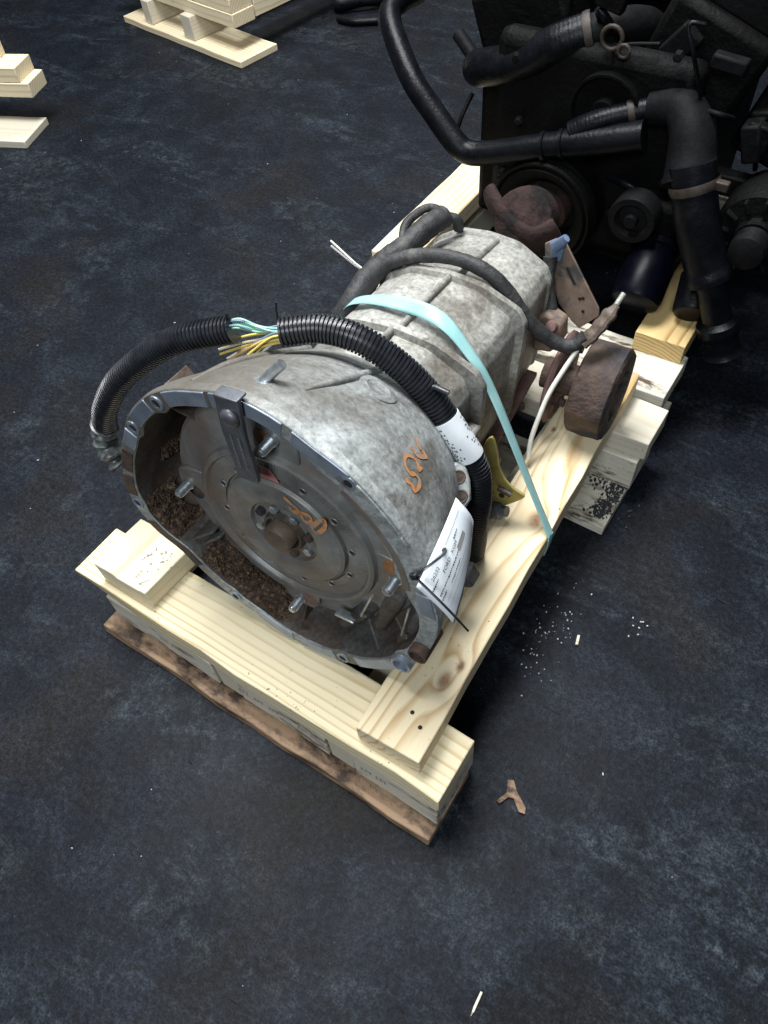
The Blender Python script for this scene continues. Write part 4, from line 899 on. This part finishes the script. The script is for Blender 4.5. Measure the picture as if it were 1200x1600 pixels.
hose('thermostat_housing', [(0.425, 0.995, 0.460), (0.47, 0.99, 0.470), (0.50, 0.965, 0.455), (0.515, 0.945, 0.42), (0.525, 0.925, 0.395)], lambda t: 0.026 + 0.014 * t, 'engine_grey')
rr = lambda t: 0.0335 if t < 0.52 else (0.037 if t < 0.58 else (0.0235 if t < 0.80 else (0.034 if t < 0.87 else (0.0285 if t < 0.985 else 0.033))))
hose('radiator_hose', [(0.522, 0.925, 0.430), (0.548, 0.91, 0.37), (0.580, 0.905, 0.305), (0.610, 0.90, 0.250), (0.640, 0.90, 0.185), (0.660, 0.90, 0.140)], rr, 'rubber', seg=24)
MB().lathe([(0.0365, -0.007), (0.038, 0), (0.0365, 0.007)], (0.535, 0.917, 0.402), (0.03, -0.012, -0.065), 28).build('hose_clamp', M['clamp'], en, smooth=40)
MB().box((0.575, 0.912, 0.415), (0.02, 0.012, 0.014)).build('clamp_screw', M['clamp'], en, bevel=0.002)
hose('ring_eyelet', [(0.345 + 0.016 * math.cos(a * 0.524), 0.99, 0.548 + 0.016 * math.sin(a * 0.524)) for a in range(13)], 0.0035, 'clamp', seg=8)
hose('ring_eyelet', [(0.368 + 0.009 * math.cos(a * 0.524), 0.985, 0.535 + 0.009 * math.sin(a * 0.524)) for a in range(13)], 0.003, 'clamp', seg=8)
# alternator on the right
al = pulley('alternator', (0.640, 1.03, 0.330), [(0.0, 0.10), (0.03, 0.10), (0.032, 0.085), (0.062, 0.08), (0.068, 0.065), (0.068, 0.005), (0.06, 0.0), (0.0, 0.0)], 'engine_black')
pulley('alternator_pulley', (0.640, 1.03, 0.330), [(0.0, 0.14), (0.012, 0.14), (0.026, 0.135), (0.022, 0.128), (0.028, 0.12), (0.022, 0.113), (0.028, 0.104), (0.0, 0.103)], 'engine_grey', parent=al)
for k in range(12):
    a = k * 0.524; EB('cooling_fin', (0.640 + 0.050 * math.cos(a), 0.945, 0.330 + 0.050 * math.sin(a)), (0.020, 0.012, 0.005), 'engine_grey', 0.001, Matrix.Rotation(-a, 3, 'Y'), al)
hose('cable', [(0.60, 1.10, 0.50), (0.64, 1.06, 0.46), (0.69, 1.04, 0.43), (0.75, 1.05, 0.42)], 0.008)
hose('cable', [(0.62, 1.12, 0.48), (0.67, 1.06, 0.43), (0.72, 1.02, 0.40), (0.78, 1.02, 0.385)], 0.006)
pulley('compressor', (0.735, 1.09, 0.245), [(0.0, 0.10), (0.04, 0.10), (0.045, 0.09), (0.062, 0.085), (0.066, 0.07), (0.066, 0.0), (0.05, -0.02), (0.0, -0.02)], 'engine_black')
EB('accessory_bracket', (0.66, 1.08, 0.42), (0.22, 0.05, 0.12), 'engine_black', 0.012, Matrix.Rotation(0.3, 3, 'Y'))
EB('exhaust_manifold', (0.70, 1.25, 0.42), (0.12, 0.40, 0.12), 'engine_black', 0.03)
EB('fan_shroud', (0.80, 1.20, 0.40), (0.10, 0.30, 0.30), 'engine_black', 0.03)
hose('vacuum_pipe', [(0.03, 1.25, 0.50), (0.12, 1.15, 0.535), (0.22, 1.12, 0.575), (0.36, 1.14, 0.60), (0.5, 1.17, 0.62)], 0.010)
hose('vacuum_pipe', [(0.02, 1.10, 0.46), (0.06, 1.08, 0.44), (0.08, 1.07, 0.42)], 0.012, 'engine_grey')
hose('green_hose', [(0.09, 1.03, 0.40), (0.085, 1.0, 0.37), (0.08, 0.99, 0.34)], 0.004, 'engine_black')
rs = random.Random(5)
for k in range(16):      # wiring and pipework cluttering the front and top
    a = Vector((rs.uniform(0.10, 0.62), rs.uniform(0.97, 1.10), rs.uniform(0.30, 0.62))); b = a + Vector((rs.uniform(-0.16, 0.16), rs.uniform(-0.02, 0.10), rs.uniform(-0.12, 0.10)))
    mm = (a + b) / 2 + Vector((rs.uniform(-.03, .03), rs.uniform(-.04, 0), rs.uniform(-.05, .05)))
    hose('engine_wire', [a, a.lerp(mm, .5) + Vector((0, -0.01, 0.01)), mm, b], rs.uniform(0.0025, 0.0075), rs.choice(('rubber', 'engine_grey', 'rubber')), seg=8)
for k in range(14):
    c = Vector((rs.uniform(0.14, 0.60), rs.uniform(0.985, 1.06), rs.uniform(0.24, 0.60)))
    EB('bracket', c, (rs.uniform(0.02, 0.07), rs.uniform(0.01, 0.04), rs.uniform(0.015, 0.06)), rs.choice(('engine_black', 'engine_grey')), 0.004, Matrix.Rotation(rs.uniform(-.7, .7), 3, 'Y'))
for k in range(10):
    x = random.uniform(0.17, 0.50); z = random.uniform(0.25, 0.55)
    MB().lathe([(0.008, 0), (0.008, 0.008), (0.005, 0.010), (0, 0.010)], (x, 0.99, z), YA, 6).build('cover_bolt', M['engine_grey'], fc, smooth=25)

# ------------------------------------------------------------------ pallets in the background
def bg_pallet(loc, rz, label, rows, mats):
    t = thing('background_pallet', loc, label, 'pallet', 'pallets standing behind', rz)
    for name, lo, hi, mt, al_ in rows: board(t, name, lo, hi, M[mt], along=al_)
    return t
bg_pallet((-1.664, 1.716, 0), -0.163, 'pale pine pallet standing at the top of the picture, seen end on', [
    ('bottom_plank', (0, 0, 0), (0.625, 0.155, 0.020), 'pine', 'x'),
    ('stringer', (0.12, 0.012, 0.0205), (0.160, 0.95, 0.091), 'pine_grey', 'y'), ('stringer', (0.335, 0.012, 0.0205), (0.385, 0.95, 0.091), 'pine_grey', 'y'),
    ('front_board', (-0.05, 0.035, 0.0915), (0.580, 0.125, 0.130), 'pine', 'x'), ('front_board', (-0.05, 0.038, 0.1305), (0.575, 0.125, 0.169), 'pine', 'x'),
    ('right_rail', (0.49, 0.129, 0.095), (0.577, 0.95, 0.160), 'pine', 'y'), ('left_rail', (0.0, 0.129, 0.1305), (0.09, 0.95, 0.168), 'pine', 'y')], None)
bg_pallet((-1.30, 0.958, 0), 0.384, 'pine pallet cut off by the left edge of the picture', [
    ('bottom_plank', (-0.6, 0.0, 0.0), (0.0, 0.14, 0.020), 'pine_grey', 'x'),
    ('stringer', (-0.32, 0.06, 0.0205), (-0.28, 0.2, 0.091), 'pine_grey', 'y'),
    ('front_board', (-0.6, 0.105, 0.0915), (0.010, 0.195, 0.130), 'pine', 'x'), ('front_board', (-0.6, 0.107, 0.1305), (-0.014, 0.195, 0.169), 'pine', 'x'),
    ('top_board', (-0.6, 0.110, 0.1695), (-0.085, 0.195, 0.207), 'pine', 'x')], None)
bg_pallet((-0.62, 2.35, 0), -0.35, 'strip of pine pallet at the top edge, left of the black hose', [
    ('bottom_plank', (-0.3, 0.0, 0.0), (0.10, 0.12, 0.020), 'pine_grey', 'x'), ('front_board', (-0.3, 0.03, 0.0215), (0.05, 0.12, 0.060), 'pine_grey', 'x')], None)

# ------------------------------------------------------------------ loose bits on the floor
hb = thing('hose_offcut', (-0.95, 2.05, 0.0), 'short black hose offcuts on the floor behind, near the top edge', 'hose')
MB().tube(crom([Vector(p) for p in ((-1.02, 2.08, 0.025), (-0.97, 2.11, 0.03), (-0.91, 2.16, 0.03), (-0.87, 2.22, 0.03))], 6), lambda t: 0.022 + 0.004 * math.sin(t * 9), 14).build('hose', M['rubber'], hb, smooth=50)
hb2 = MB().tube(crom([Vector(p) for p in ((-0.96, 2.02, 0.012), (-0.90, 2.02, 0.012), (-0.83, 2.06, 0.012))], 6), 0.0115, 14).build('hose_offcut', M['rubber'], None, smooth=50)
tag(hb2, 'thin straight black hose offcut on the floor, in front of the thicker offcut', 'hose')
hb['label'] = 'thick curled black hose offcut on the floor near the top edge'
def chip(name, poly, z, h, mat, label, cat):
    mb = MB().prism([Vector((x, y, z + random.uniform(0, h * 0.3))) for x, y in poly], (0, 0, h)); o = mb.build(name, M[mat], None, bevel=0.0008)
    return tag(o, label, cat)
chip('bark_chip', [(0.676, 0.106), (0.684, 0.110), (0.693, 0.100), (0.714, 0.086), (0.717, 0.078), (0.708, 0.076), (0.695, 0.088), (0.688, 0.086), (0.682, 0.072), (0.676, 0.073), (0.683, 0.090)], 0.001, 0.003, 'bark', 'forked brown bark chip on the floor right of the pallet corner', 'bark')
chip('wood_sliver', [(0.764, -0.128), (0.767, -0.128), (0.768, -0.150), (0.7665, -0.157), (0.7645, -0.146)], 0.001, 0.002, 'pine_white', 'pale wood sliver on the floor at the bottom edge', 'wood chip')
chip('wood_sliver', [(0.664, 0.355), (0.668, 0.356), (0.672, 0.340), (0.668, 0.338)], 0.001, 0.003, 'pine_white', 'short white wood sliver on the floor beside the crumbs right of the rail', 'wood chip')
mb = MB()
for k in range(70):
    x = random.gauss(0.628, 0.016); y = random.gauss(0.335, 0.045)
    s = random.uniform(0.0006, 0.0020); mb.box((x, y, s / 2 + 0.0005), (s, s * random.uniform(.7, 1.3), s), Matrix.Rotation(random.uniform(0, 3), 3, 'Z'))
for k in range(8): mb.box((0.735 + random.gauss(0, .012), 0.415 + random.gauss(0, .012), 0.002), (0.0028, 0.0018, 0.002), Matrix.Rotation(k, 3, 'Z'))
tag(mb.build('crumbs', M['crumb'], None, smooth=0), 'scattered pale crumbs on the floor right of the rail', 'crumbs', kind='stuff')
mb = MB()
for k in range(170):
    x, y = random.uniform(-1.5, 1.3), random.uniform(-0.5, 1.9)
    s = random.uniform(0.0003, 0.0011) * (1 + random.random() ** 8 * 1.5); mb.box((x, y, s / 2 + 0.0004), (s * random.uniform(1, 3), s, s * 0.7), Matrix.Rotation(random.uniform(0, 3), 3, 'Z'))
tag(mb.build('floor_specks', M['crumb'], None, smooth=0), 'fine pale specks scattered over the floor', 'specks', kind='stuff')
mb = MB()
for k in range(520):
    if k % 2: x = random.uniform(0.50, 0.617); y = random.gauss(0.642, 0.010)
    else: x = random.gauss(0.603, 0.008); y = random.uniform(0.56, 0.64); x += (y - 0.6) * 0.15
    if x > 0.619: x = 0.63 + random.random() * 0.02
    z = 0.0212 if x < 0.62 else 0.0015
    s = random.uniform(0.0008, 0.0032); mb.box((x, min(y, 0.658), z + s * 0.3), (s * 1.4, s, s), Matrix.Rotation(random.uniform(0, 3), 3, 'Z'))
tag(mb.build('black_grit', M['grit'], None, smooth=0), 'black grit spilled on the low rear plank end', 'grit', kind='stuff')
